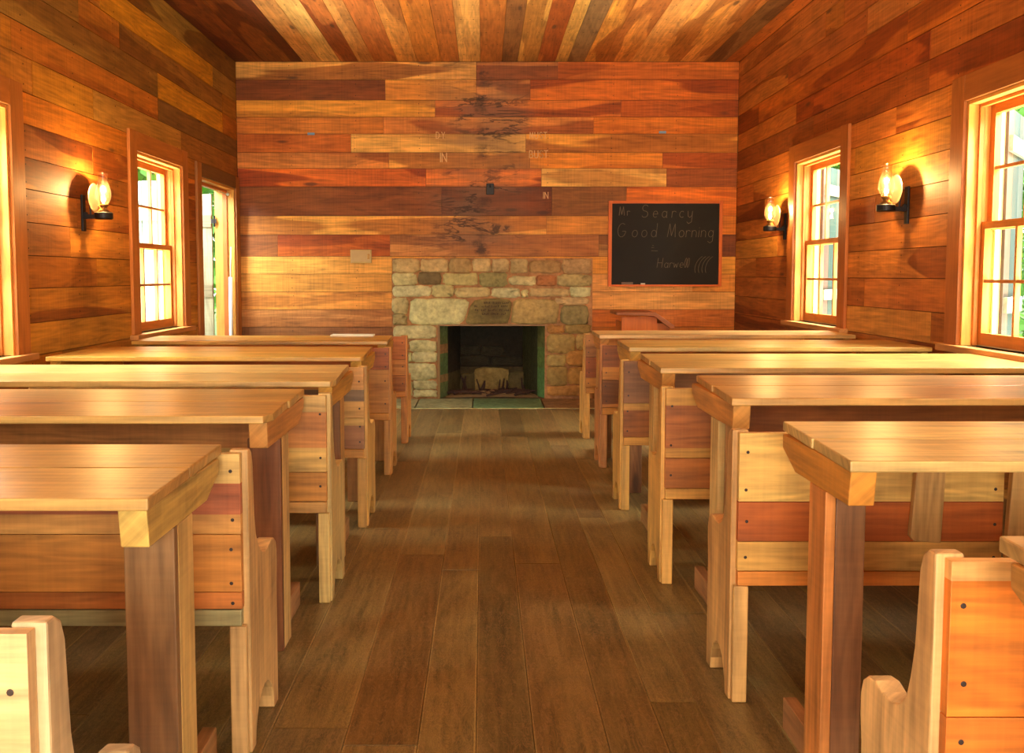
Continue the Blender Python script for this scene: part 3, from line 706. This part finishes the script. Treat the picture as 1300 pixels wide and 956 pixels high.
bb = empty('chalkboard', (1.73, YB - .02, 1.09), 'black slate chalkboard in a bright orange wooden frame with faint chalk writing', 'chalkboard')
mb = MB()
X0, X1, Z0, Z1 = 1.187, 2.272, 1.09, 1.902; fc = (214, 98, 26)
mb.box(X0, X0 + .034, YB - .034, YB - .004, Z0, Z1, fc, 'z'); mb.box(X1 - .03, X1, YB - .034, YB - .004, Z0, Z1, fc, 'z'); mb.box(X0 + .034, X1 - .03, YB - .034, YB - .004, Z1 - .025, Z1, fc, 'x'); mb.box(X0 + .034, X1 - .03, YB - .05, YB - .004, Z0, Z0 + .018, fc, 'x')
mb.build('frame', M_TRIM, bb, bevel=.002)
mb = MB(); mb.box(X0 + .03, X1 - .026, YB - .018, YB - .006, Z0 + .012, Z1 - .02, (40, 36, 30)); mb.build('slate', M_SLATE, bb)
mb = MB(); yy = YB - .0195
write(mb, 'Mr', 1.29, 1.765, .082, yy, .0045, 0, 1.25); write(mb, 'Searcy', 1.50, 1.745, .12, yy, .004, .1, 1.55)
write(mb, 'Good', 1.27, 1.56, .13, yy, .0032, .1, 1.45); write(mb, 'Morning', 1.75, 1.56, .125, yy, .0034, .1, 1.15)
write(mb, 'Harwell', 1.655, 1.27, .09, yy, .0032, .15, 1.1); write(mb, '((((', 1.99, 1.23, .15, yy, .003, .3, 1.4)
strokes(mb, [[(0, 0), (.25, .01)], [(.1, .2), (.2, .2)], [(.0, -.3), (.6, -.32)]], 1.60, 1.46, .1, yy, .003)
mb.build('chalk_writing', M_CHALK, bb)
m = MB(); m.box(1.315, 1.425, YB - .045, YB - .019, Z0 + .0185, Z0 + .042, (110, 100, 88)); er = m.build('chalkboard_eraser', M_FELT, org=(1.37, YB - .03, Z0 + .0185), bevel=.004)
tag(er, 'grey felt eraser lying on the lower left ledge of the chalkboard', 'eraser')
m = MB(); m.tube((1.50, YB - .04, Z0 + .025), (1.54, YB - .038, Z0 + .025), .007, .007, (240, 235, 220), 10); tag(m.build('chalk', M_WHITE, org=(1.5, YB - .04, Z0 + .018), smooth=True), 'short white stick of chalk on the chalkboard ledge', 'chalk')

m = MB(); write(m, 'MUST', .435, 2.49, .058, YB - .0022, .007, 0, 1.15); write(m, 'BUST', .435, 2.31, .066, YB - .0022, .008, 0, 1.1); write(m, 'IN', .57, 1.925, .06, YB - .0022, .006, 0, 1.1)
write(m, 'IN', -.41, 2.27, .085, YB - .0022, .009, 0, .9); write(m, 'DY', -.45, 2.49, .06, YB - .0022, .007, 0, 1.3)
m.build('chalk_lettering', M_CHALK2, WB)

bp = empty('wall_plaque', (-1.172, YB, 1.377), 'small framed beige plaque on the boards left of the fireplace', 'plaque')
m = MB()
for a in ((-1.273, -1.261, 1.313, 1.44), (-1.083, -1.071, 1.313, 1.44)): m.box(a[0], a[1], YB - .02, YB, a[2], a[3], (196, 158, 100), 'z')
for a in ((1.313, 1.325), (1.428, 1.44)): m.box(-1.261, -1.083, YB - .02, YB, *a, (196, 158, 100), 'x')
m.build('frame', M_TRIM, bp, bevel=.002)
m = MB(); m.box(-1.262, -1.082, YB - .013, YB, 1.324, 1.429, (180, 150, 98)); m.build('plate', M_BEIGE, bp)
m = MB(); m.box(-1.11, -1.09, YB - .017, YB - .012, 1.35, 1.40, (120, 84, 60)); m.build('latch', M_BRASS, bp)

hk = empty('hook_plate', (.06, YB, 2.015), 'small black iron hook plate on the boards high above the fireplace', 'hook')
m = MB(); m.box(.025, .098, YB - .012, YB - .0, 1.962, 2.068, (40, 38, 38)); m.build('plate', M_IRON, hk, bevel=.004)
m = MB(); m.tube((.06, YB - .01, 2.04), (.06, YB - .04, 2.03), .006, .006, (40, 38, 38)); m.tube((.06, YB - .04, 2.03), (.06, YB - .045, 2.055), .006, .004, (40, 38, 38)); m.build('hook', M_IRON, hk, smooth=True)
for x_, z_, c_, lb in ((-1.635, 2.533, M_BLUE, 'small blue-grey metal tag on a seam of the upper left back wall'), (1.695, 2.548, M_BLUE, 'small silvery tag on a seam above the chalkboard')):
    m = MB(); m.box(x_ - .033, x_ + .033, YB - .008, YB - .0, z_ - .011, z_ + .011, (150, 160, 170)); m.tube((x_, YB - .012, z_), (x_, YB - .006, z_), .005, .005, (150, 160, 170))
    tag(m.build('metal_tag', c_, org=(x_, YB, z_)), lb, 'tag')

# lectern below the chalkboard
lc = empty('lectern', (1.34, 8.2, 0), 'reddish brown wooden lectern with a moulded sloping top below the chalkboard', 'lectern')
m = MB(); w0, w1, y0_, y1_ = 1.17, 1.47, 8.0, 8.36; c = (186, 88, 20)
m.box(w0, w1, y0_, y0_ + .02, .1, .845, c, 'z'); m.box(w0, w0 + .02, y0_ + .02, y1_, .1, .80, c, 'z'); m.box(w1 - .02, w1, y0_ + .02, y1_, .1, .80, c, 'z'); m.box(w0 + .02, w1 - .02, y0_ + .03, y1_ - .02, .4, .42, c, 'x')
m.box(w1, w1 + .11, y0_ + .01, y0_ + .03, .1, .79, (178, 92, 34), 'z')
m.build('body', M_TRIM, lc)
m = MB()
m.prism([(w0 - .05, .885), (w1 - .02, .885), (w1 + .14, .775), (w1 + .14, .745), (w1 + .11, .745), (w1 - .03, .85), (w0 - .05, .862)], 'y', y0_ - .03, y1_ + .02, (140, 72, 32), 'x')
m.build('top', M_TRIM, lc, bevel=.004)
m = MB(); m.box(w0 - .02, w1 + .12, y0_ - .02, y1_, 0, .1, (140, 72, 32), 'x'); m.build('plinth', M_TRIM, lc, bevel=.004)

# ------------------------------------------------------------------ oil-lamp sconces
def sconce(side, xl, y, z, label):
    wx = XL if side == 'L' else XR; s = 1 if side == 'L' else -1
    e = empty('lamp_sconce', (wx, y, z), label, 'lamp', 'oil lamp sconces')
    m = MB(); a, b = sorted((wx, wx + s * .012)); m.box(a, b, y - .022, y + .022, z - .09, z + .12, (30, 28, 27))
    a, b = sorted((wx + s * .012, wx + s * .03)); m.box(a, b, y - .012, y + .012, z - .02, z + .02, (30, 28, 27))
    m.build('wall_plate', M_IRON, e, bevel=.002)
    m = MB(); cxx = wx + s * .125
    m.lathe((cxx, y, z), [(0, -.022), (.046, -.022), (.052, -.016), (.052, .014), (.046, .02), (0, .02)], (40, 36, 34), 28)
    a, b = sorted((wx + s * .012, wx + s * .09)); m.box(a, b, y - .015, y + .015, z - .018, z + .006, (30, 28, 27))
    m.build('lamp_holder', M_IRON, e, smooth=False)
    m = MB(); m.lathe((cxx, y, z + .02), [(0, 0), (.030, 0), (.034, .008), (.020, .016), (.020, .030), (.028, .034), (.028, .046), (0, .046)], (150, 110, 60), 24); m.build('burner', M_BRASS, e, smooth=True)
    m = MB()   # dished tin reflector between the lamp and the wall
    rc = wx + s * .045; rz = z + .105
    m.lathe((rc, y, rz), [(r, s * (.0 + .028 * (r / .082) ** 2)) for r in (0, .02, .04, .06, .075, .082)] + [(.085, s * .027)] + [(r, s * (-.002 + .028 * (r / .082) ** 2)) for r in (.082, .06, .03, 0)], (235, 215, 180), 32, axis='x')
    m.build('reflector', M_MIRR, e, smooth=True)
    m = MB(); m.tube((wx + s * .05, y, z + .0), (rc, y, rz - .04), .005, .005, (40, 36, 34), 8); m.build('reflector_arm', M_IRON, e)
    m = MB(); pr = [(.026, .062), (.030, .075), (.042, .100), (.045, .125), (.040, .155), (.029, .190), (.024, .215), (.026, .232), (.032, .245)]
    m.lathe((cxx, y, z), pr + [(r - .0015, h) for r, h in reversed(pr)], (255, 250, 240), 28); m.build('glass_chimney', M_CHIM, e, smooth=True)
    m = MB(); m.lathe((cxx, y, z + .075), [(0, 0), (.009, .006), (.012, .016), (.009, .032), (.003, .046), (0, .052)], (255, 214, 150), 14); m.build('flame', M_FLAME, e, smooth=True)
    ld = bpy.data.lights.new('lamp_glow', 'POINT'); ld.energy = LANTERN_POWER; ld.color = (1, .62, .25); ld.shadow_soft_size = .012
    lo = bpy.data.objects.new('lamp_glow', ld); COL.objects.link(lo); lo.location = (s * .125, 0, .145); lo.parent = e
    return e
sconce('L', 0, 5.55, 1.545, 'lit glass oil lamp sconce on the left wall beside the window')
sconce('R', 0, 5.41, 1.58, 'lit glass oil lamp sconce on the right wall between the two windows')
sconce('R', 0, 7.59, 1.57, 'lit glass oil lamp sconce on the right wall nearest the far corner')

# ------------------------------------------------------------------ desks
def desk(side, xa, xf, xb, y0, y1, h, label, top, front, sidec, brk, cut=0., step=0., ly=.32):
    """xa, xf: aisle end at the near and the far edge, xb: wall end"""
    s = 1 if xb > xa else -1
    e = empty('school_desk', ((xa + xb) / 2, (y0 + y1) / 2, 0), label, 'desk', 'plank school desks ' + ('left' if s < 0 else 'right') + ' of the aisle')
    top = tuple(v * .92 for v in top); brk = tuple(v * .95 for v in brk); tk = .024; ym = y0 + (y1 - y0) * .5
    m = MB()
    xm = (xa + xf) / 2
    if cut: P = [(xa + s * cut * .5, y0), (xb, y0), (xb, ym - .001), (xm, ym - .001), (xa, y0 + cut * 1.6)]
    else: P = [(xa, y0), (xb, y0), (xb, ym - .001), (xm, ym - .001)]
    m.prism(P, 'z', h - tk, h, jit(top, 5), 'x', .25)
    m.prism([(xm - s * step, ym + .001), (xb, ym + .001), (xb, y1), (xf - s * step, y1)], 'z', h - tk, h + .0005, jit(top, 5), 'x', .25)
    m.build('desktop', M_TOP, e, bevel=.0035)
    for end, sg in ((xa, s), (xb, -s)):
        b0 = end + sg * .012; b1 = b0 + sg * .055; a, b = sorted((b0, b1)); dz = .078; yb0 = y0 + .025; yb1 = y1 - .05; hb = h - tk - .0005
        m = MB(); m.prism([(yb0 + .012, hb - dz), (yb0, hb), (yb1, hb), (yb1 - .002, hb - dz * .45), (yb1 - .10, hb - dz)], 'x', a, b, jit(brk, 5), 'y')
        m.build('support_bracket', M_FURN, e, bevel=.003)
        yl = y0 + (y1 - y0) * ly; l0 = end + sg * .013
        zb = hb - dz - .0005
        m = MB(); a, b = sorted((l0, l0 + sg * .024)); m.box(a, b, yl + (.0245 if side == 'L' else 0), yl + (.125 if side == 'L' else .105), .0, zb, sidec, 'z', .3)
        if side == 'L':
            a, b = sorted((l0, l0 + sg * .104)); m.box(a, b, yl, yl + .024, 0, zb, front, 'z', .4)
        else:
            a, b = sorted((l0 + sg * .0245, l0 + sg * .092)); m.box(a, b, yl + .002, yl + .08, 0, zb, front, 'z', .4)
        m.build('leg', M_FURN, e, bevel=.003)
        m = MB(); a, b = sorted((l0 + sg * .03, l0 + sg * .065)); m.box(a, b, yl + .127, y1 - .005, 0, .085, jit((150, 96, 56), 6), 'y', .2)
        m.build('foot_runner', M_FURN, e, bevel=.003)
    return e
HL, HR = .79, .82
LT = (214, 160, 92); LB = (206, 148, 74)
desk('L', -.617, -.636, -2.20, 1.712, 2.271, HL, 'nearest left school desk with dark brown leg and pale wide desktop in the foreground', (202, 150, 86), (126, 86, 56), (194, 148, 90), (208, 160, 88), step=0.)
desk('L', -.626, -.650, -2.20, 2.733, 3.381, HL, 'second left school desk from the foreground, clipped desktop corner over a reddish leg', (206, 152, 82), (128, 74, 42), (206, 158, 100), (200, 130, 66), cut=.035, step=.005)
desk('L', -.578, -.617, -2.22, 3.634, 4.308, HL, 'third left school desk from the foreground with clipped pale desktop corner', (212, 162, 96), (136, 92, 60), (196, 140, 78), (202, 140, 62), cut=.03)
desk('L', -.605, -.637, -2.20, 4.725, 5.404, HL, 'fourth left school desk, golden desktop, just in front of the row with the paper', (208, 144, 60), (156, 96, 50), (204, 140, 66), (206, 146, 56), cut=.02)
desk('L', -.595, -.619, -2.19, 5.857, 6.392, HL, 'farthest left school desk with a white paper lying on its desktop', (204, 144, 62), (170, 110, 56), (196, 132, 62), (206, 146, 62))
desk('R', .73, .752, 2.36, .80, 1.357, HR, 'right foreground school desk, only its far desktop corner showing at the frame edge', (206, 156, 96), (150, 92, 56), (204, 132, 74), (200, 134, 70))
desk('R', .750, .782, 2.37, 1.911, 2.437, HR, 'nearest fully seen right school desk with leg of reddish and yellow boards', (218, 172, 108), (132, 84, 54), (206, 126, 66), (204, 128, 48), step=.004)
desk('R', .767, .812, 2.37, 2.90, 3.567, HR, 'second full right school desk with shiny desktop and pale notched leg', (206, 146, 82), (188, 128, 74), (204, 160, 102), (208, 134, 66), step=.005)
desk('R', .725, .764, 2.38, 3.856, 4.555, HR, 'third full right school desk, its desktop whitened by window light', (212, 156, 86), (168, 110, 60), (204, 150, 84), (206, 134, 60), step=.005)
desk('R', .764, .783, 2.36, 4.954, 5.528, HR, 'fourth full right school desk, between the whitened desktop and the farthest row', (212, 158, 86), (150, 92, 56), (200, 146, 76), (208, 150, 66))
desk('R', .733, .740, 2.36, 5.98, 6.46, HR, 'farthest right school desk in front of the lectern', (212, 156, 92), (168, 108, 56), (206, 142, 72), (204, 134, 64))

# ------------------------------------------------------------------ benches
def bench(xa, xb, y, label, bands, seatc, panelc, battens=(), gz=0.):
    """xa: aisle face of the planks; y: back of the backrest; bands: (z_top, z_bottom, colour, seam_below)"""
    s = 1 if xb > xa else -1
    e = empty('school_bench', ((xa + xb) / 2, y + .2, 0), label, 'bench', 'plank school benches ' + ('left' if s < 0 else 'right') + ' of the aisle')
    bands = [(t_, b2, tuple(v * .96 for v in c2), q_) for t_, b2, c2, q_ in bands]; a, b = sorted((xa, xb)); m = MB()
    yb0, yb1 = y, y + .022
    group = []; off = (R.uniform(0, 40), R.uniform(0, 40))
    for zt, zb, c, seam in bands:
        group.append((zt, zb, c))
        if seam:
            T, Bz = group[0][0], group[-1][1] + .0015
            n0 = len(m.v)
            for k, (t_, b2, c2) in enumerate(group):
                zb_ = max(b2, Bz)
                m.face([(a, yb0, zb_), (b, yb0, zb_), (b, yb0, t_), (a, yb0, t_)], c2, 'x', off, .25)
                m.face([(a, yb1, t_), (b, yb1, t_), (b, yb1, zb_), (a, yb1, zb_)], c2, 'x', off, .25)
                for xx, fl in ((a, True), (b, False)): m.face([(xx, yb0, zb_), (xx, yb1, zb_), (xx, yb1, t_), (xx, yb0, t_)], c2, 'z', off, 0, flip=fl)
            m.face([(a, yb0, T), (b, yb0, T), (b, yb1, T), (a, yb1, T)], group[0][2], 'x', off); m.face([(a, yb1, Bz), (b, yb1, Bz), (b, yb0, Bz), (a, yb0, Bz)], group[-1][2], 'x', off)
            H = T - Bz
            ends = [xa + s * .022, xb - s * .022]
            for xx in ends:
                for f in ((.2, .75) if H > .12 else (.5,)):
                    cz = Bz + H * f + R.uniform(-.008, .008); cxn = xx + R.uniform(-.004, .004)
                    m.tube((cxn, y - .0012, cz), (cxn, y + .001, cz), .0048, .0048, (58, 40, 34), 8)
            group = []; off = (R.uniform(0, 40), R.uniform(0, 40))
    m.build('backrest', M_FURN, e, bevel=.0018)
    zs = .335
    m = MB(); m.box(a + .002, b - .002, y, y + (.31 if s < 0 else .27), zs, .376, seatc, 'x', .2); m.build('seat', M_FURN, e, bevel=.003)
    # end panels: back post, swept arm, arched feet
    y0 = y + .0225; top = bands[0][0] + .006
    d = .31 if s < 0 else .27
    prof = [(0, 0), (.042, 0)] + [((.042 + d - .058) / 2 - (d - .10) / 2 * math.cos(t), .115 * math.sin(t)) for t in [math.pi * i / 10 for i in range(1, 10)]] + [(d - .058, 0), (d - .008, 0)]
    prof += [(d - .008, .34), (d, .39), (d, .43), (d - .010, .458), (d - .032, .474), (d - .062, .478), (d * .66, .470), (d * .52, .470), (d * .41, .482), (d * .32, .506), (.074, .545), (.062, .60), (.056, .68), (.052, top - .04), (.042, top - .012), (.024, top), (0, top)]
    prof = [(y0 + a_, b_) for a_, b_ in prof]
    for end, sg in ((xa, s), (xb, -s)):
        p0 = end - sg * .014; p1 = p0 + sg * .045; a_, b_2 = sorted((p0, p1))
        pr = prof
        m = MB()
        # the seat passes through a housing; the panel carries it
        m.prism(pr, 'x', a_, b_2, jit(panelc, 4), 'z', .2)
        m.box(min(p0 + sg * .006, p1 + sg * .002), max(p0 + sg * .006, p1 + sg * .002), y, y0 + .0, 0, zs - .001, jit(panelc, 5), 'z', .2)
        m.build('end_panel', M_FURN, e, bevel=.004)
    for bx_, zt, zb in battens:
        m = MB(); m.prism([(bx_ - .035, zt), (bx_ + .045, zt), (bx_ + .035, zb + .0), (bx_ - .04, zb + .006), (bx_ - .05, zb + .02)], 'y', y - .022, y - .0005, (190, 138, 84), 'z', .2)
        m.build('batten', M_FURN, e, bevel=.003)
    return e
bt = .765
bench(-.555, -2.14, 1.12, 'left bench at the lower left frame edge, only its pinkish top corner showing', [(bt, .50, (214, 164, 118), 1), (.50, .377, (206, 140, 84), 1)], (190, 120, 66), (190, 156, 122))
bench(-.595, -2.14, 2.277, 'left bench behind the nearest left desk, red band across its pale top plank', [(bt, .692, (216, 168, 104), 0), (.692, .615, (176, 92, 58), 0), (.615, .565, (208, 140, 76), 1), (.565, .42, (206, 128, 58), 1), (.42, .377, (200, 112, 52), 1)], (150, 130, 92), (196, 146, 96))
bench(-.570, -2.14, 3.387, 'left bench beside the second left desk with pale top edge above orange-red plank', [(bt, .705, (216, 162, 96), 0), (.705, .575, (200, 122, 62), 0), (.575, .485, (212, 156, 86), 1), (.485, .377, (204, 130, 56), 1)], (186, 130, 72), (194, 152, 94))
bench(-.565, -2.14, 4.425, 'left bench beside the third left desk with a thin grey-brown band in tan planks', [(bt, .66, (204, 138, 76), 0), (.66, .605, (128, 94, 68), 0), (.605, .525, (200, 138, 74), 1), (.525, .49, (208, 150, 82), 0), (.49, .377, (156, 98, 64), 1)], (196, 124, 56), (190, 134, 70))
bench(-.565, -2.14, 5.60, 'left bench beside the fourth left desk with red-brown upper plank over tan lower plank', [(bt, .635, (164, 82, 38), 1), (.635, .377, (194, 124, 58), 1)], (190, 118, 48), (186, 122, 60))
bench(-.555, -2.14, 6.67, 'frontmost left bench, closest to the fireplace, its leg against the stonework', [(bt, .60, (190, 106, 46), 1), (.60, .49, (196, 124, 58), 1), (.49, .377, (172, 98, 38), 1)], (196, 116, 44), (188, 116, 54))
bench(.712, 2.33, 1.41, 'right bench in the lower right corner with vivid orange backrest and pale worn top', [(bt, .735, (226, 160, 96), 0), (.735, .52, (224, 118, 38), 1), (.52, .377, (214, 112, 40), 1)], (200, 130, 66), (214, 160, 108))
bench(.706, 1.44, 2.58, 'short right bench with knotty yellow top plank, red middle plank and a slanted batten', [(bt, .572, (222, 166, 92), 1), (.572, .46, (182, 88, 34), 1), (.46, .377, (212, 150, 78), 1)], (206, 120, 50), (196, 140, 84), battens=[(1.225, .72, .462), (1.49, .76, .40)])
bench(.700, 2.33, 3.60, 'right bench behind the nearest full right desk with broad rust-brown planks', [(bt, .70, (214, 148, 70), 0), (.70, .535, (182, 100, 46), 0), (.535, .495, (206, 138, 64), 1), (.495, .377, (186, 104, 42), 1)], (206, 138, 64), (204, 144, 74))
bench(.710, 2.33, 4.756, 'right bench beside the third full right desk with purple-brown upper plank', [(bt, .55, (146, 92, 58), 1), (.55, .515, (204, 136, 64), 0), (.515, .377, (162, 88, 36), 1)], (198, 130, 56), (200, 140, 70))
bench(.735, 2.33, 5.82, 'right bench beside the fourth full right desk with dark brown planks and an orange stripe', [(bt, .63, (150, 80, 38), 0), (.63, .55, (200, 122, 52), 1), (.55, .40, (128, 72, 32), 0), (.40, .377, (180, 110, 52), 1)], (206, 134, 56), (188, 118, 64))
bench(.745, 2.33, 6.87, 'frontmost right bench, closest to the fireplace, with four brown-toned planks', [(bt, .68, (196, 128, 70), 1), (.68, .60, (156, 98, 52), 1), (.60, .45, (150, 76, 32), 1), (.45, .377, (190, 118, 48), 1)], (196, 124, 52), (214, 152, 78))

m = MB(); m.box(-1.02, -.735, 6.27, 6.385, HL + .001, HL + .012, (228, 228, 205))
tag(m.build('paper_pad', M_WHITE, org=(-.88, 6.33, HL + .001), bevel=.002), 'thin white paper pad lying on the far edge of the farthest left desk', 'paper')

# ------------------------------------------------------------------ outdoors
m = MB()
m.face([(-45, -20, -.35), (45, -20, -.35), (45, 60, -.35), (-45, 60, -.35)], (120, 140, 70))
m.build('ground', M_LEAF)['kind'] = 'structure'
m = MB()
for a in ((XL - .16, XL + .3, YF - .15, YB + .15), (XR - .3, XR + .16, YF - .15, YB + .15), (XL, XR, YF - .15, YF + .2), (XL, -.95, YB - .2, YB + .15), (1.1, XR, YB - .2, YB + .15)): m.box(a[0], a[1], a[2], a[3], -.36, -.061, (140, 130, 110))
m.build('trim_2', M_STONE)['kind'] = 'structure'
def tree(x, y, h, cr, zc, seed, label, col=(120, 168, 74), n=4200):
    r = random.Random(seed)
    e = empty('tree', (x, y, -.35), label, 'tree', 'trees outside the windows')
    t = MB(); px, py = x, y; rad = .17
    for k in range(5):
        z0 = -.35 + k * h * .17; z1 = z0 + h * .17; nx, ny = px + r.uniform(-.12, .12), py + r.uniform(-.12, .12)
        t.tube((px, py, z0), (nx, ny, z1), rad, rad * .84, (96, 84, 66), 9); px, py = nx, ny; rad *= .84
    t.build('trunk', M_BARK, e, smooth=True)
    f = MB(); cl = []
    for k in range(26):
        a, b = r.uniform(0, 6.28), r.uniform(-1, 1); q_ = math.sqrt(1 - b * b); d = r.uniform(.45, 1.)
        cl.append((x + cr * d * q_ * math.cos(a), y + cr * d * q_ * math.sin(a), zc + (h - zc) * .95 * b * d * .9, cr * r.uniform(.25, .45)))
    for k in range(n):
        c0 = r.choice(cl); v = Vector((r.gauss(0, 1), r.gauss(0, 1), r.gauss(0, 1))); v = v.normalized() * c0[3] * r.uniform(.6, 1.05)
        p = Vector(c0[:3]) + v
        if p.z < -.2: continue
        u = Vector((r.uniform(-1, 1), r.uniform(-1, 1), r.uniform(-1, 1))).normalized(); w = u.orthogonal().normalized(); sz = r.uniform(.07, .15)
        g = r.uniform(.75, 1.25)
        f.face([p - u * sz, p - w * sz * .5, p + u * sz, p + w * sz * .5], tuple(min(255, c_ * g) for c_ in col))
    f.build('foliage', M_LEAF, e)
RT, LTR = 'leafy green tree outside, seen through the right windows', 'leafy green tree outside, seen through the left window and doorway'
TR = [(5.2, 13.4, 6.5, 1.6, 2.9, RT), (9.3, 15.4, 7, 1.8, 3.0, RT), (7.4, 19.4, 8, 2.2, 3.4, RT), (12.4, 20.0, 8, 2.3, 3.6, RT), (10.2, 26, 10, 2.9, 4.2, RT), (15.5, 26.5, 10, 2.8, 4.2, RT),
      (-5.6, 16.5, 6.5, 1.7, 3.2, LTR), (-8.0, 21, 8, 2.4, 3.8, LTR), (-4.3, 12.4, 5, 1.2, 2.7, LTR), (-10.5, 27.5, 9, 2.8, 4.0, LTR)]
for i, a in enumerate(TR): tree(*a[:5], 50 + i, a[5])
